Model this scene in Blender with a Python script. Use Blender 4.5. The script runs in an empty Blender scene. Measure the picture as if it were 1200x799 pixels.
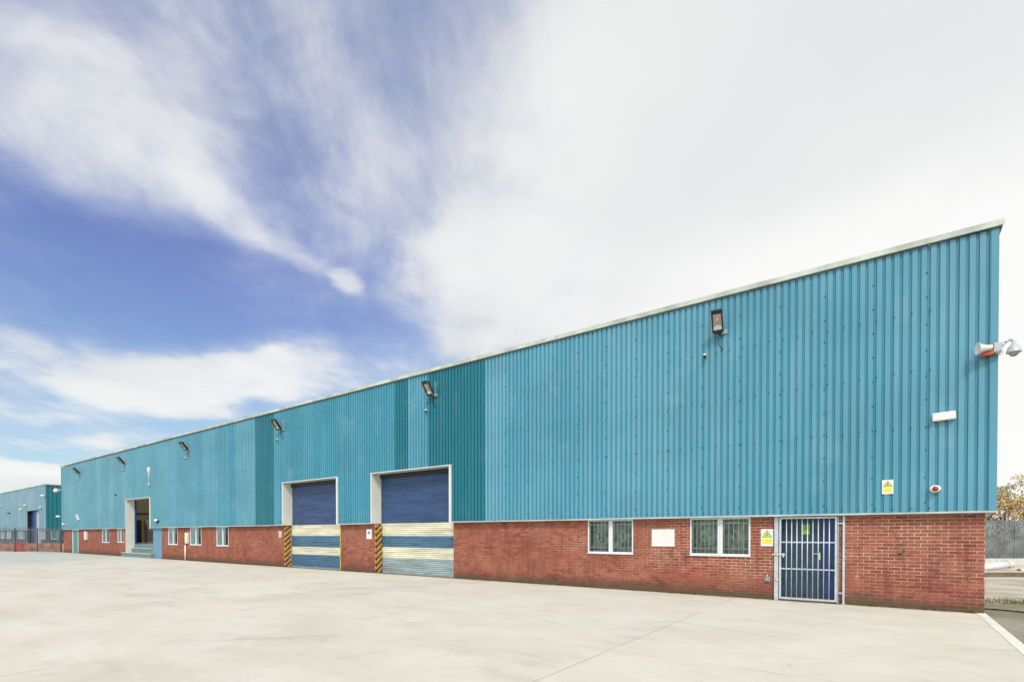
import bpy, bmesh, math, random
from mathutils import Vector, Matrix
random.seed(7)
scn = bpy.context.scene
COL = scn.collection
R = math.radians

# ------------------------------------------------------------------ helpers
class MB:
    """collects shapes, then links them as ONE mesh object"""
    def __init__(s): s.bm = bmesh.new()
    def quad(s, pts, mi=0, smooth=False):
        f = s.bm.faces.new([s.bm.verts.new(p) for p in pts]); f.material_index = mi; f.smooth = smooth; return f
    def box(s, x0, x1, y0, y1, z0, z1, mi=0, bev=0.0):
        return s.boxm(Matrix.Translation(((x0+x1)/2, (y0+y1)/2, (z0+z1)/2)), abs(x1-x0), abs(y1-y0), abs(z1-z0), mi, bev)
    def boxm(s, M, sx, sy, sz, mi=0, bev=0.0):
        r = bmesh.ops.create_cube(s.bm, size=1.0, matrix=M @ Matrix.Diagonal((sx, sy, sz, 1)))
        vs = r['verts']; fs = set(f for v in vs for f in v.link_faces)
        for f in fs: f.material_index = mi
        if bev > 0:
            es = list(set(e for v in vs for e in v.link_edges))
            b = bmesh.ops.bevel(s.bm, geom=es, offset=bev, segments=2, profile=0.7, affect='EDGES')
            for f in b['faces']: f.material_index = mi
        return s
    def bar(s, a, b, w, d=None, mi=0):
        a = Vector(a); b = Vector(b); d = d or w
        L = (b-a).length; q = (b-a).to_track_quat('Z', 'Y').to_matrix().to_4x4()
        s.boxm(Matrix.Translation((a+b)/2) @ q, w, d, L, mi); return s
    def cyl(s, a, b, r, r2=None, n=14, mi=0, caps=True):
        a = Vector(a); b = Vector(b); L = (b-a).length
        q = (b-a).to_track_quat('Z', 'Y').to_matrix().to_4x4()
        g = bmesh.ops.create_cone(s.bm, cap_ends=caps, cap_tris=False, segments=n, radius1=r,
                              radius2=r if r2 is None else r2, depth=L, matrix=Matrix.Translation((a+b)/2) @ q)
        for f in set(f for v in g['verts'] for f in v.link_faces):
            f.material_index = mi; f.smooth = len(f.verts) == 4
        return s
    def tube(s, pts, r, n=8, mi=0):
        for a, b in zip(pts[:-1], pts[1:]): s.cyl(a, b, r, n=n, mi=mi)
        return s
    def lathe(s, prof, M, n=24, mi=0):
        rings = []
        for (r, z) in prof:
            rings.append([s.bm.verts.new(M @ Vector((r*math.cos(2*math.pi*i/n), r*math.sin(2*math.pi*i/n), z))) for i in range(n)])
        for a, b in zip(rings[:-1], rings[1:]):
            for i in range(n):
                f = s.bm.faces.new((a[i], a[(i+1) % n], b[(i+1) % n], b[i])); f.smooth = True; f.material_index = mi
        return s
    def prism(s, poly, y0, y1, mi=0):
        """polygon in x,z extruded in y"""
        n = len(poly)
        A = [s.bm.verts.new((p[0], y0, p[1])) for p in poly]; B = [s.bm.verts.new((p[0], y1, p[1])) for p in poly]
        fs = [s.bm.faces.new(A), s.bm.faces.new(B[::-1])]
        for i in range(n): fs.append(s.bm.faces.new((A[i], B[i], B[(i+1) % n], A[(i+1) % n])))
        for f in fs: f.material_index = mi
        return s
    def build(s, name, mats, parent=None, recalc=True):
        if recalc: bmesh.ops.recalc_face_normals(s.bm, faces=s.bm.faces[:])
        me = bpy.data.meshes.new(name); s.bm.to_mesh(me); s.bm.free()
        for m in (mats if isinstance(mats, (list, tuple)) else [mats]): me.materials.append(m)
        o = bpy.data.objects.new(name, me); COL.objects.link(o)
        if parent: o.parent = parent
        return o

def tag(o, label=None, cat=None, group=None, kind=None):
    if label: o['label'] = label
    if cat: o['category'] = cat
    if group: o['group'] = group
    if kind: o['kind'] = kind
    return o
def empty(name, loc, label, cat, group=None, rz=0):
    o = bpy.data.objects.new(name, None); COL.objects.link(o)
    o.location = loc; o.rotation_euler = (0, 0, rz); o.empty_display_size = .2
    return tag(o, label, cat, group)
def copy_tree(o, parent=None):
    c = o.copy(); COL.objects.link(c); c.parent = parent
    for ch in [x for x in bpy.data.objects if x.parent == o]: copy_tree(ch, c)
    return c

def each_box(name, boxes, mat, parent, bev=0.0):
    for bx_ in boxes:
        m_ = MB(); m_.box(*bx_, bev=bev); m_.build(name, mat, parent)

# ------------------------------------------------------------------ materials
def new_mat(name):
    m = bpy.data.materials.new(name); m.use_nodes = True
    nt = m.node_tree; b = nt.nodes['Principled BSDF']
    return m, nt, nt.nodes, nt.links, b
def N(nt, typ, **kw):
    n = nt.nodes.new(typ)
    for k, v in kw.items():
        if k.startswith('i_'): n.inputs[k[2:].replace('_', ' ')].default_value = v
        else: setattr(n, k, v)
    return n
def math_n(nt, op, a, b=None, c=None):
    n = nt.nodes.new('ShaderNodeMath'); n.operation = op
    for i, v in enumerate((a, b, c)):
        if v is None: continue
        if isinstance(v, (int, float)): n.inputs[i].default_value = v
        else: nt.links.new(v, n.inputs[i])
    return n.outputs[0]
def mixc(nt, fac, a, b, mode='MIX'):
    n = nt.nodes.new('ShaderNodeMix'); n.data_type = 'RGBA'; n.blend_type = mode
    for idx, v in ((0, fac), (6, a), (7, b)):
        if isinstance(v, (int, float)): n.inputs[idx].default_value = v
        elif isinstance(v, (tuple, list)): n.inputs[idx].default_value = (*v[:3], 1)
        else: nt.links.new(v, n.inputs[idx])
    return n.outputs[2]
def noise(nt, vec, scale, detail=4, rough=.55, dist=0):
    n = nt.nodes.new('ShaderNodeTexNoise'); n.inputs['Scale'].default_value = scale
    n.inputs['Detail'].default_value = detail; n.inputs['Roughness'].default_value = rough
    n.inputs['Distortion'].default_value = dist
    nt.links.new(vec, n.inputs['Vector']); return n.outputs['Fac']
def ramp(nt, v, a, b, lo=0., hi=1.):
    n = nt.nodes.new('ShaderNodeMapRange'); n.interpolation_type = 'SMOOTHSTEP'
    nt.links.new(v, n.inputs[0]); n.inputs[1].default_value = a; n.inputs[2].default_value = b
    n.inputs[3].default_value = lo; n.inputs[4].default_value = hi; return n.outputs[0]
def scaled(nt, vec, s, off=(0, 0, 0)):
    n = nt.nodes.new('ShaderNodeMapping'); n.inputs['Scale'].default_value = s; n.inputs['Location'].default_value = off
    nt.links.new(vec, n.inputs['Vector']); return n.outputs[0]
def obj_vec(nt): return nt.nodes.new('ShaderNodeTexCoord').outputs['Object']
def world_vec(nt): return nt.nodes.new('ShaderNodeNewGeometry').outputs['Position']
def bump(nt, b, h, strength=.3, dist=.01):
    n = nt.nodes.new('ShaderNodeBump'); n.inputs['Strength'].default_value = strength; n.inputs['Distance'].default_value = dist
    nt.links.new(h, n.inputs['Height']); nt.links.new(n.outputs[0], b.inputs['Normal'])

def plain(name, col, rough=.5, metal=0., var=.12, vs=6., spec=.5):
    m, nt, ns, ln, b = new_mat(name)
    v = obj_vec(nt); f = ramp(nt, noise(nt, v, vs, 5, .6), .3, .7)
    c = mixc(nt, f, tuple(x*(1-var) for x in col), tuple(min(1, x*(1+var)) for x in col))
    ln.new(c, b.inputs['Base Color']); b.inputs['Roughness'].default_value = rough
    b.inputs['Metallic'].default_value = metal; b.inputs['Specular IOR Level'].default_value = spec
    return m

def cladding_mat(name, col, patch=False, fade=1.0, rough=.38, face=True):
    m, nt, ns, ln, b = new_mat(name)
    v = obj_vec(nt); sep = N(nt, 'ShaderNodeSeparateXYZ'); ln.new(v, sep.inputs[0])
    X, Z = sep.outputs[0], sep.outputs[2]
    sh = math_n(nt, 'FLOOR', math_n(nt, 'DIVIDE', math_n(nt, 'ADD', X, .93), .921))
    wn = N(nt, 'ShaderNodeTexWhiteNoise', noise_dimensions='1D'); ln.new(sh, wn.inputs['W'])
    c = mixc(nt, ramp(nt, wn.outputs[0], 0, 1, 0, .8*fade), tuple(x*.93 for x in col), tuple(x*a for x, a in zip(col, (1.5, 1.08, 1.04))))
    # chalky weathering: streaks running down the ribs
    st = noise(nt, scaled(nt, v, (5, 5, .25)), 1.0, 5, .6)
    c = mixc(nt, math_n(nt, 'MULTIPLY', ramp(nt, st, .45, .75), .28*fade), c, tuple(min(1, x*.6+.2) for x in col))
    cl = noise(nt, scaled(nt, v, (.35, .35, .5)), 1.0, 3, .5)
    c = mixc(nt, math_n(nt, 'MULTIPLY', ramp(nt, cl, .35, .7), .4*fade), c, tuple(x*.68 for x in col))
    pt = noise(nt, scaled(nt, v, (.9, .9, .7), (8, 0, 3)), 1.0, 6, .65)
    c = mixc(nt, math_n(nt, 'MULTIPLY', ramp(nt, pt, .54, .70), .30*fade), c, tuple(min(1, x*.7+.16) for x in col))
    dr = math_n(nt, 'MULTIPLY', ramp(nt, noise(nt, scaled(nt, v, (16, 16, .35), (1, 7, 0)), 1.0, 4, .6), .60, .74), ramp(nt, noise(nt, scaled(nt, v, (.8, .8, .8)), 1.0, 3, .5), .45, .6))
    c = mixc(nt, math_n(nt, 'MULTIPLY', dr, .35), c, (.05, .17, .18))
    gr = noise(nt, scaled(nt, v, (9, 9, .8), (3, 1, 0)), 1.0, 6, .7)
    c = mixc(nt, math_n(nt, 'MULTIPLY', ramp(nt, gr, .62, .8), .35), c, (.06, .14, .15))
    # the valleys of the sheet are coloured darker and stronger than the crowns
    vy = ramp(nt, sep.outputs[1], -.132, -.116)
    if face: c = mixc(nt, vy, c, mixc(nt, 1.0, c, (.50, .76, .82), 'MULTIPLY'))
    if patch:   # a rectangle of newer paint between the two shutters
        def inr(s, a, bb): return math_n(nt, 'MULTIPLY', math_n(nt, 'GREATER_THAN', s, a), math_n(nt, 'LESS_THAN', s, bb))
        pm = math_n(nt, 'MULTIPLY', inr(X, -20.85, -19.12), inr(Z, 2.68, 3.9))
        c = mixc(nt, math_n(nt, 'MULTIPLY', pm, .6), c, (.035, .24, .35))
    ln.new(c, b.inputs['Base Color'])
    rr = ramp(nt, gr, .3, .7, rough-.06, rough+.12); ln.new(rr, b.inputs['Roughness'])
    bump(nt, b, noise(nt, scaled(nt, v, (1.2, 1.2, .6)), 1.0, 3, .5), .25, .02)
    return m

def brick_mat(name, moss=True):
    m, nt, ns, ln, b = new_mat(name)
    v = obj_vec(nt); sep = N(nt, 'ShaderNodeSeparateXYZ'); ln.new(v, sep.inputs[0])
    u = math_n(nt, 'ADD', sep.outputs[0], sep.outputs[1])
    wob = noise(nt, v, 9, 3)
    cmb = N(nt, 'ShaderNodeCombineXYZ')
    ln.new(math_n(nt, 'ADD', u, math_n(nt, 'MULTIPLY', wob, .014)), cmb.inputs[0])
    ln.new(math_n(nt, 'ADD', math_n(nt, 'ADD', sep.outputs[2], .012), math_n(nt, 'MULTIPLY', wob, .010)), cmb.inputs[1])
    bt = N(nt, 'ShaderNodeTexBrick', offset=.5); ln.new(cmb.outputs[0], bt.inputs['Vector'])
    for k, val in (('Scale', 1.), ('Mortar Size', .0062), ('Mortar Smooth', .25), ('Bias', 0.), ('Brick Width', .225), ('Row Height', .075)):
        bt.inputs[k].default_value = val
    bt.inputs['Color1'].default_value = (.38, .120, .070, 1); bt.inputs['Color2'].default_value = (.17, .048, .036, 1)
    bt.inputs['Mortar'].default_value = (0, 0, 0, 1)
    big = noise(nt, scaled(nt, v, (1, 1, 1.3)), .8, 5, .6); fine = noise(nt, v, 28, 5, .7)
    c = mixc(nt, ramp(nt, big, .40, .66, 0, .6), bt.outputs[0], (.34, .15, .09))
    big2 = noise(nt, scaled(nt, v, (1, 1, 1.6), (9, 0, 5)), 1.1, 6, .65)
    c = mixc(nt, ramp(nt, big2, .50, .68, 0, .6), c, (.22, .05, .04))
    c = mixc(nt, ramp(nt, fine, .45, .8, 0, .45), c, (.13, .055, .045))
    soot = noise(nt, scaled(nt, v, (2, 2, 5)), 1.0, 4, .65)
    c = mixc(nt, ramp(nt, soot, .55, .75, 0, .35), c, (.16, .065, .055))
    # mortar: pale where raked, reddish where smeared over by wash-down
    smear = ramp(nt, noise(nt, scaled(nt, v, (.5, .5, 1.5), (4, 0, 2)), 1.0, 5, .7), .42, .62)
    low = ramp(nt, sep.outputs[2], .1, 1.1, 1, 0)
    far = ramp(nt, sep.outputs[0], -12, -5, .55, 0)
    mbrk = ramp(nt, noise(nt, v, 5.5, 5, .75), .45, .62, 0, .5)
    sm = math_n(nt, 'MINIMUM', math_n(nt, 'ADD', math_n(nt, 'ADD', math_n(nt, 'ADD', math_n(nt, 'MULTIPLY', smear, .5), mbrk), far), math_n(nt, 'MULTIPLY', low, .35)), .93)
    mort = mixc(nt, sm, (.66, .53, .40), (.27, .115, .075))
    c = mixc(nt, bt.outputs['Fac'], c, mort)
    # sooty runs and patched areas
    rn = noise(nt, scaled(nt, v, (3.2, 3.2, .6), (5, 5, 0)), 1.0, 6, .7)
    c = mixc(nt, ramp(nt, rn, .50, .68, 0, .6), c, (.13, .045, .033))
    fl = ramp(nt, noise(nt, scaled(nt, v, (.45, .45, .7), (2, 2, 7)), 1.0, 5, .65), .42, .60)
    c = mixc(nt, math_n(nt, 'MULTIPLY', fl, .45), c, (.25, .075, .05))
    oc = noise(nt, scaled(nt, v, (1, 1, 2)), 1.9, 6, .7)
    c = mixc(nt, ramp(nt, oc, .56, .70, 0, .5), c, (.40, .22, .12))
    # efflorescence
    ef = noise(nt, v, 2.6, 6, .75)
    c = mixc(nt, ramp(nt, ef, .60, .74, 0, .55), c, (.5, .42, .36))
    # damp base and moss
    h = math_n(nt, 'ADD', sep.outputs[2], math_n(nt, 'MULTIPLY', noise(nt, scaled(nt, v, (1.3, 1.3, 3)), 1.0, 5, .7), -.55))
    c = mixc(nt, ramp(nt, h, -.25, .16, .7, 0), c, (.07, .042, .035))
    if moss: c = mixc(nt, ramp(nt, h, -.27, -.08, .6, 0), c, (.10, .10, .045))
    ln.new(c, b.inputs['Base Color']); b.inputs['Roughness'].default_value = .9
    b.inputs['Specular IOR Level'].default_value = .25
    hh = math_n(nt, 'ADD', math_n(nt, 'MULTIPLY', bt.outputs['Fac'], -1.), math_n(nt, 'MULTIPLY', fine, .6))
    bump(nt, b, hh, .5, .008)
    return m

def rot_map(nt, vec, ang, s):
    m_ = nt.nodes.new('ShaderNodeMapping'); m_.inputs['Rotation'].default_value = (0, 0, ang); nt.links.new(vec, m_.inputs['Vector'])
    return scaled(nt, m_.outputs[0], s)
def concrete_mat():
    m, nt, ns, ln, b = new_mat('yard_concrete')
    v = world_vec(nt); sep = N(nt, 'ShaderNodeSeparateXYZ'); ln.new(v, sep.inputs[0])
    w = noise(nt, v, .9, 4, .6)
    X = math_n(nt, 'ADD', sep.outputs[0], math_n(nt, 'MULTIPLY', w, .06)); Y = math_n(nt, 'ADD', sep.outputs[1], math_n(nt, 'MULTIPLY', w, .06))
    gx = math_n(nt, 'DIVIDE', math_n(nt, 'ADD', X, 4.68), 5.0); gy = math_n(nt, 'DIVIDE', math_n(nt, 'ADD', Y, 7.45), 7.45)
    def line(g, p, wd):
        fr = math_n(nt, 'ABSOLUTE', math_n(nt, 'SUBTRACT', math_n(nt, 'FRACT', math_n(nt, 'ADD', g, .5)), .5))
        return ramp(nt, math_n(nt, 'MULTIPLY', fr, p), wd*.4, wd, 1, 0)
    cb = N(nt, 'ShaderNodeCombineXYZ'); ln.new(math_n(nt, 'FLOOR', gx), cb.inputs[0]); ln.new(math_n(nt, 'FLOOR', gy), cb.inputs[1])
    wn = N(nt, 'ShaderNodeTexWhiteNoise', noise_dimensions='2D'); ln.new(cb.outputs[0], wn.inputs['Vector'])
    c = mixc(nt, wn.outputs[0], (.545, .508, .415), (.615, .578, .475))
    n1 = noise(nt, v, .16, 5, .6, .6); c = mixc(nt, ramp(nt, n1, .38, .62, 0, .6), c, (.50, .455, .365))
    n2 = noise(nt, scaled(nt, v, (.4, .75, 1), (5, 3, 0)), 1., 7, .66, .15); c = mixc(nt, ramp(nt, n2, .40, .62, 0, .6), c, (.63, .605, .525))
    n3 = noise(nt, scaled(nt, v, (.7, 1.2, 1), (1, 8, 0)), 1., 8, .72, .25); c = mixc(nt, ramp(nt, n3, .50, .72, 0, .45), c, (.40, .375, .315))
    n7 = noise(nt, v, 4.5, 8, .8); c = mixc(nt, ramp(nt, n7, .52, .68, 0, .30), c, (.40, .38, .32))
    tr_ = noise(nt, rot_map(nt, v, .5, (.10, 2.6, 1)), 1.0, 4, .6); c = mixc(nt, ramp(nt, tr_, .60, .74, 0, .25), c, (.37, .355, .31))
    sp_ = noise(nt, v, 2.1, 3, .5); c = mixc(nt, ramp(nt, sp_, .72, .76, 0, .35), c, (.27, .25, .21))
    n4 = noise(nt, v, 14, 6, .75); c = mixc(nt, ramp(nt, n4, .5, .75, 0, .22), c, (.40, .38, .32))
    n5 = noise(nt, v, 60, 3, .6); c = mixc(nt, ramp(nt, n5, .60, .74, 0, .25), c, (.33, .31, .26))
    # darker, bluer patch of tarmac-stained concrete near the far end of the yard
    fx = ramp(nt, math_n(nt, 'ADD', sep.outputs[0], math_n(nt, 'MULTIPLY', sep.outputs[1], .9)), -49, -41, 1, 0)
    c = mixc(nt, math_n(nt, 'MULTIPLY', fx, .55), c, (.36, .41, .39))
    n6 = noise(nt, v, .7, 5, .65, 1.0); c = mixc(nt, ramp(nt, n6, .62, .74, 0, .3), c, (.36, .33, .28))
    # dirt washed up against the wall, deepened to stand in for contact shadow
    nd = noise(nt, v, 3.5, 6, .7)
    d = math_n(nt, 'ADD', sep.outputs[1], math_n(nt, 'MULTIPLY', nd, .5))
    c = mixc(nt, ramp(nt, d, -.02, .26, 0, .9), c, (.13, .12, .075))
    brk = ramp(nt, noise(nt, v, .5, 4, .6), .42, .56, .1, 1)
    L = math_n(nt, 'MULTIPLY', math_n(nt, 'MAXIMUM', line(gx, 5., .028), line(gy, 7.45, .024)), brk)
    c = mixc(nt, math_n(nt, 'MULTIPLY', L, .38), c, (.28, .26, .22))
    # hairline cracks
    vo = N(nt, 'ShaderNodeTexVoronoi', feature='DISTANCE_TO_EDGE'); vo.inputs['Scale'].default_value = .16
    ln.new(scaled(nt, mixc(nt, .35, v, N(nt, 'ShaderNodeTexNoise').outputs['Color']), (1, 1, 1)), vo.inputs['Vector'])
    ck = math_n(nt, 'MULTIPLY', ramp(nt, vo.outputs[0], .001, .006, 1, 0), ramp(nt, n1, .45, .6))
    c = mixc(nt, math_n(nt, 'MULTIPLY', ck, .3), c, (.22, .2, .17))
    ln.new(c, b.inputs['Base Color']); b.inputs['Roughness'].default_value = .82; b.inputs['Specular IOR Level'].default_value = .3
    bump(nt, b, math_n(nt, 'SUBTRACT', math_n(nt, 'MULTIPLY', n4, .5), L), .3, .01)
    return m

def asphalt_mat():
    m, nt, ns, ln, b = new_mat('rough_ground')
    v = world_vec(nt)
    c = mixc(nt, ramp(nt, noise(nt, v, .35, 5, .6), .35, .65), (.20, .185, .12), (.33, .30, .22))
    c = mixc(nt, ramp(nt, noise(nt, v, 12, 8, .85), .42, .65, 0, .7), c, (.12, .12, .09))
    c = mixc(nt, ramp(nt, noise(nt, v, 1.4, 5, .7), .55, .72, 0, .7), c, (.11, .13, .055))
    ln.new(c, b.inputs['Base Color']); b.inputs['Roughness'].default_value = .9
    bump(nt, b, noise(nt, v, 40, 5, .7), .5, .02); return m

def apron_mat():
    m, nt, ns, ln, b = new_mat('side_path_concrete')
    v = world_vec(nt)
    c = mixc(nt, ramp(nt, noise(nt, v, .7, 6, .65), .35, .65), (.40, .36, .27), (.60, .56, .46))
    c = mixc(nt, ramp(nt, noise(nt, scaled(nt, v, (.4, 1.6, 1)), 1.2, 6, .75), .5, .68, 0, .7), c, (.22, .21, .15))
    c = mixc(nt, ramp(nt, noise(nt, v, 20, 6, .75), .5, .75, 0, .35), c, (.25, .24, .2))
    sep = N(nt, 'ShaderNodeSeparateXYZ'); ln.new(v, sep.inputs[0])
    mo = math_n(nt, 'ADD', sep.outputs[1], math_n(nt, 'MULTIPLY', noise(nt, v, 1.8, 5, .7), 1.6))
    c = mixc(nt, ramp(nt, mo, 2.6, 4.2, .8, 0), c, (.14, .15, .055))
    ln.new(c, b.inputs['Base Color']); b.inputs['Roughness'].default_value = .88
    bump(nt, b, noise(nt, v, 20, 5, .7), .4, .02); return m

def hazard_mat():
    m, nt, ns, ln, b = new_mat('hazard_stripes')
    v = obj_vec(nt); sep = N(nt, 'ShaderNodeSeparateXYZ'); ln.new(v, sep.inputs[0])
    s = math_n(nt, 'ADD', sep.outputs[2], math_n(nt, 'MULTIPLY', sep.outputs[1], -.9))
    s = math_n(nt, 'ADD', s, math_n(nt, 'MULTIPLY', sep.outputs[0], .5))
    f = math_n(nt, 'FRACT', math_n(nt, 'DIVIDE', s, .25))
    k = ramp(nt, f, .50, .54)
    wear = noise(nt, v, 12, 5, .7)
    c = mixc(nt, k, (.58, .33, .05), (.085, .035, .012))
    c = mixc(nt, ramp(nt, wear, .48, .66, 0, .75), c, (.26, .12, .05))
    ln.new(c, b.inputs['Base Color']); b.inputs['Roughness'].default_value = .55; return m

def glass_mat():
    m, nt, ns, ln, b = new_mat('window_glass')
    t = N(nt, 'ShaderNodeBsdfTransparent'); t.inputs[0].default_value = (.84, .90, .87, 1)
    g = N(nt, 'ShaderNodeBsdfGlossy'); g.inputs['Roughness'].default_value = .05
    lw = N(nt, 'ShaderNodeFresnel'); lw.inputs['IOR'].default_value = 1.45
    mx = N(nt, 'ShaderNodeMixShader'); ln.new(lw.outputs[0], mx.inputs[0]); ln.new(t.outputs[0], mx.inputs[1]); ln.new(g.outputs[0], mx.inputs[2])
    bpn = N(nt, 'ShaderNodeBump'); bpn.inputs['Strength'].default_value = .15; bpn.inputs['Distance'].default_value = .02
    ln.new(noise(nt, obj_vec(nt), 2.2, 2), bpn.inputs['Height']); ln.new(bpn.outputs[0], g.inputs['Normal'])
    ln.new(mx.outputs[0], ns['Material Output'].inputs[0]); return m

def leaf_mat(name, a, bcol, c3):
    m, nt, ns, ln, b = new_mat(name)
    v = world_vec(nt)
    c = mixc(nt, ramp(nt, noise(nt, v, .9, 3), .35, .65), a, bcol)
    c = mixc(nt, ramp(nt, noise(nt, v, 5, 3), .5, .7), c, c3)
    ln.new(c, b.inputs['Base Color']); b.inputs['Roughness'].default_value = .8
    b.inputs['Specular IOR Level'].default_value = .2; return m

M = {}
M['clad'] = cladding_mat('light_teal_steel', (.078, .302, .405))
M['clad_mid'] = cladding_mat('mid_teal_steel', (.050, .275, .375), patch=True)
M['clad_dark'] = cladding_mat('deep_teal_steel', (.008, .155, .200), fade=.35, rough=.3)
M['clad_teal'] = cladding_mat('green_teal_steel', (.080, .315, .400))
M['clad_grey'] = cladding_mat('grey_teal_steel', (.100, .325, .405))
M['brick'] = brick_mat('red_brick'); M['brick2'] = plain('orange_brick_coping', (.42, .17, .09), .85, var=.5, vs=1.4)
M['clad_side'] = cladding_mat('gable_teal_steel', (.12, .33, .41), face=False)
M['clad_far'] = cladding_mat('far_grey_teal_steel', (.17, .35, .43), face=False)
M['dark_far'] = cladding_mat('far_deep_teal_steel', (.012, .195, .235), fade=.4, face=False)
M['coping'] = plain('pale_green_coping', (.43, .49, .42), .5, var=.25, vs=1.6)
M['flash'] = plain('pale_grey_flashing', (.42, .49, .47), .45, var=.15, vs=2)
M['trim'] = plain('white_trim_paint', (.70, .72, .70), .45, var=.08)
M['lining'] = plain('cream_lining', (.66, .67, .60), .55, var=.06, vs=2)
M['white'] = plain('white_plastic', (.70, .70, .68), .35, var=.04)
M['upvc'] = plain('white_window_frame', (.66, .69, .71), .3, var=.04)
M['cream'] = plain('cream_plastic', (.72, .66, .50), .45, var=.08)
M['sblue'] = plain('shutter_blue', (.050, .100, .215), .45, var=.10, vs=3)
M['sblue2'] = plain('shutter_grey_blue', (.075, .165, .26), .38, var=.18, vs=2)
M['sgrey'] = plain('shutter_reflection_grey', (.30, .39, .39), .4, var=.3, vs=2)  # pale grey with the reflected yard put into the colour
M['scream'] = plain('shutter_cream', (.63, .60, .41), .5, var=.08, vs=2)
def slat_mat(name, col, scuff, grime, k=1.0):
    m, nt, ns, ln, b = new_mat(name)
    v = obj_vec(nt)
    c = mixc(nt, ramp(nt, noise(nt, scaled(nt, v, (.7, 1, 5)), 1.0, 5, .65), .35, .65), tuple(x*.82 for x in col), tuple(x*1.15 for x in col))
    c = mixc(nt, ramp(nt, noise(nt, scaled(nt, v, (3.0, 1, 24)), 1.0, 7, .75), .56, .70, 0, .65*k), c, scuff)
    c = mixc(nt, ramp(nt, noise(nt, scaled(nt, v, (.9, 1, 12), (4, 0, 9)), 1.0, 7, .75), .50, .68, 0, .55*k), c, grime)
    c = mixc(nt, ramp(nt, noise(nt, scaled(nt, v, (9, 1, 1.2), (2, 0, 5)), 1.0, 6, .75), .58, .74, 0, .35*k), c, grime)
    ln.new(c, b.inputs['Base Color']); b.inputs['Roughness'].default_value = .42
    bump(nt, b, noise(nt, scaled(nt, v, (1.6, 1, 3)), 1.0, 4, .6), .35, .03)
    return m
M['sblue'] = slat_mat('shutter_navy', (.034, .078, .185), (.14, .20, .30), (.015, .035, .08))
M['sblue2'] = slat_mat('shutter_worn_blue', (.060, .150, .245), (.25, .34, .38), (.03, .07, .10), 1.2)
M['sgrey'] = slat_mat('shutter_scuffed_reflection', (.30, .38, .38), (.50, .54, .50), (.12, .19, .22), 1.4)  # scuffed slats, paler for the yard reflection painted into their colour
M['scream'] = slat_mat('shutter_dirty_cream', (.64, .63, .47), (.72, .71, .60), (.42, .39, .25), .9)
M['galv'] = plain('galvanised_steel', (.50, .56, .58), .42, .35, var=.12, vs=9)
M['galvd'] = plain('dull_galvanised_steel', (.30, .34, .35), .55, .2, var=.2, vs=3)
M['navy'] = plain('slate_blue_door_paint', (.022, .055, .10), .4, var=.2)
M['blue'] = plain('bright_blue_door_paint', (.012, .045, .17), .35, var=.2)
M['dblue'] = plain('blue_panel_paint', (.11, .27, .38), .5, var=.1)
M['black'] = plain('black_housing', (.012, .012, .014), .45)
M['screw'] = plain('screw_head', (.015, .06, .085), .5)
M['dark'] = plain('dark_interior', (.02, .022, .02), .9)
M['teal_step'] = plain('teal_grey_step', (.13, .21, .21), .75, var=.2)
M['nosing'] = plain('pale_nosing', (.50, .52, .42), .6)
M['refl'] = plain('lamp_reflector', (.42, .33, .30), .3, .3, var=.1)
M['yellow'] = plain('sign_yellow', (.70, .66, .03), .45, var=.03)
M['ygreen'] = plain('sign_yellow_green', (.48, .56, .06), .45, var=.05)
M['green'] = plain('sign_green', (.20, .42, .08), .45)
M['red'] = plain('red_lens', (.30, .035, .015), .25)
M['orange'] = plain('orange_plastic', (.50, .10, .025), .5, var=.35, vs=20)
M['timber'] = plain('weathered_timber', (.16, .11, .07), .85, var=.25)
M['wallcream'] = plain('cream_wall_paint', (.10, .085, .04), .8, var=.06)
M['gdoor'] = plain('green_door_paint', (.06, .24, .22), .5)
M['greycam'] = plain('grey_camera_shell', (.42, .46, .48), .35)
M['rplast'] = plain('red_plastic', (.60, .05, .03), .5)
M['hazard'] = hazard_mat(); M['glass'] = glass_mat()
M['grille'] = plain('painted_grille', (.80, .84, .78), .5)
M['curtain'] = plain('net_blind', (.50, .62, .66), .8)
M['farpane'] = plain('far_blue_pane', (.14, .24, .29), .25)
M['roomrefl'] = plain('room_reflection', (.42, .52, .46), .9, var=.55, vs=5)  # dim room colour with the panes' reflected greenery painted in
M['palisade_pale'] = plain('pale_grey_palisade', (.17, .19, .19), .6, .1, var=.35, vs=1.2)
M['roofing'] = plain('roof_sheet', (.25, .27, .27), .6)
M['bark'] = plain('bark', (.10, .08, .06), .9)
M['palisade'] = plain('grey_palisade', (.115, .145, .15), .6, .1, var=.15, vs=2)

# ------------------------------------------------------------------ camera (0.6 degree down, shifted up)
C = Vector((-1.5967, -14.1080, 1.6)); YAW = math.atan2(.587, .8095)
cd = bpy.data.cameras.new('camera'); cam = bpy.data.objects.new('camera', cd); COL.objects.link(cam)
cd.sensor_width = 36; cd.lens = 607/1200*36; cd.shift_y = .19405; cd.clip_start = .1; cd.clip_end = 5000
cam.location = C; cam.rotation_euler = (R(90-.6), 0, YAW); scn.camera = cam

# ------------------------------------------------------------------ ground
mb = MB(); mb.quad([(-1500, -1500, -.06), (1500, -1500, -.06), (1500, 1500, -.06), (-1500, 1500, -.06)])
tag(mb.build('ground', asphalt_mat()), kind='structure')
mb = MB(); mb.box(-140, -.13, -90, .30, -.3, 0)
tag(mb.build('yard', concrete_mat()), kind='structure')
mb = MB()
for k in range(40):
    y1 = .28-k*2.4; mb.box(-.127, .02, y1-2.392, y1, -.3, .006, bev=.008)
tag(mb.build('kerb', plain('kerb_concrete', (.66, .64, .56), .8, var=.12, vs=1.5)), kind='structure')
mb = MB(); mb.box(.04, 40, 2.2, 27, -.3, -.03)
tag(mb.build('path', apron_mat()), kind='structure')

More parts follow.
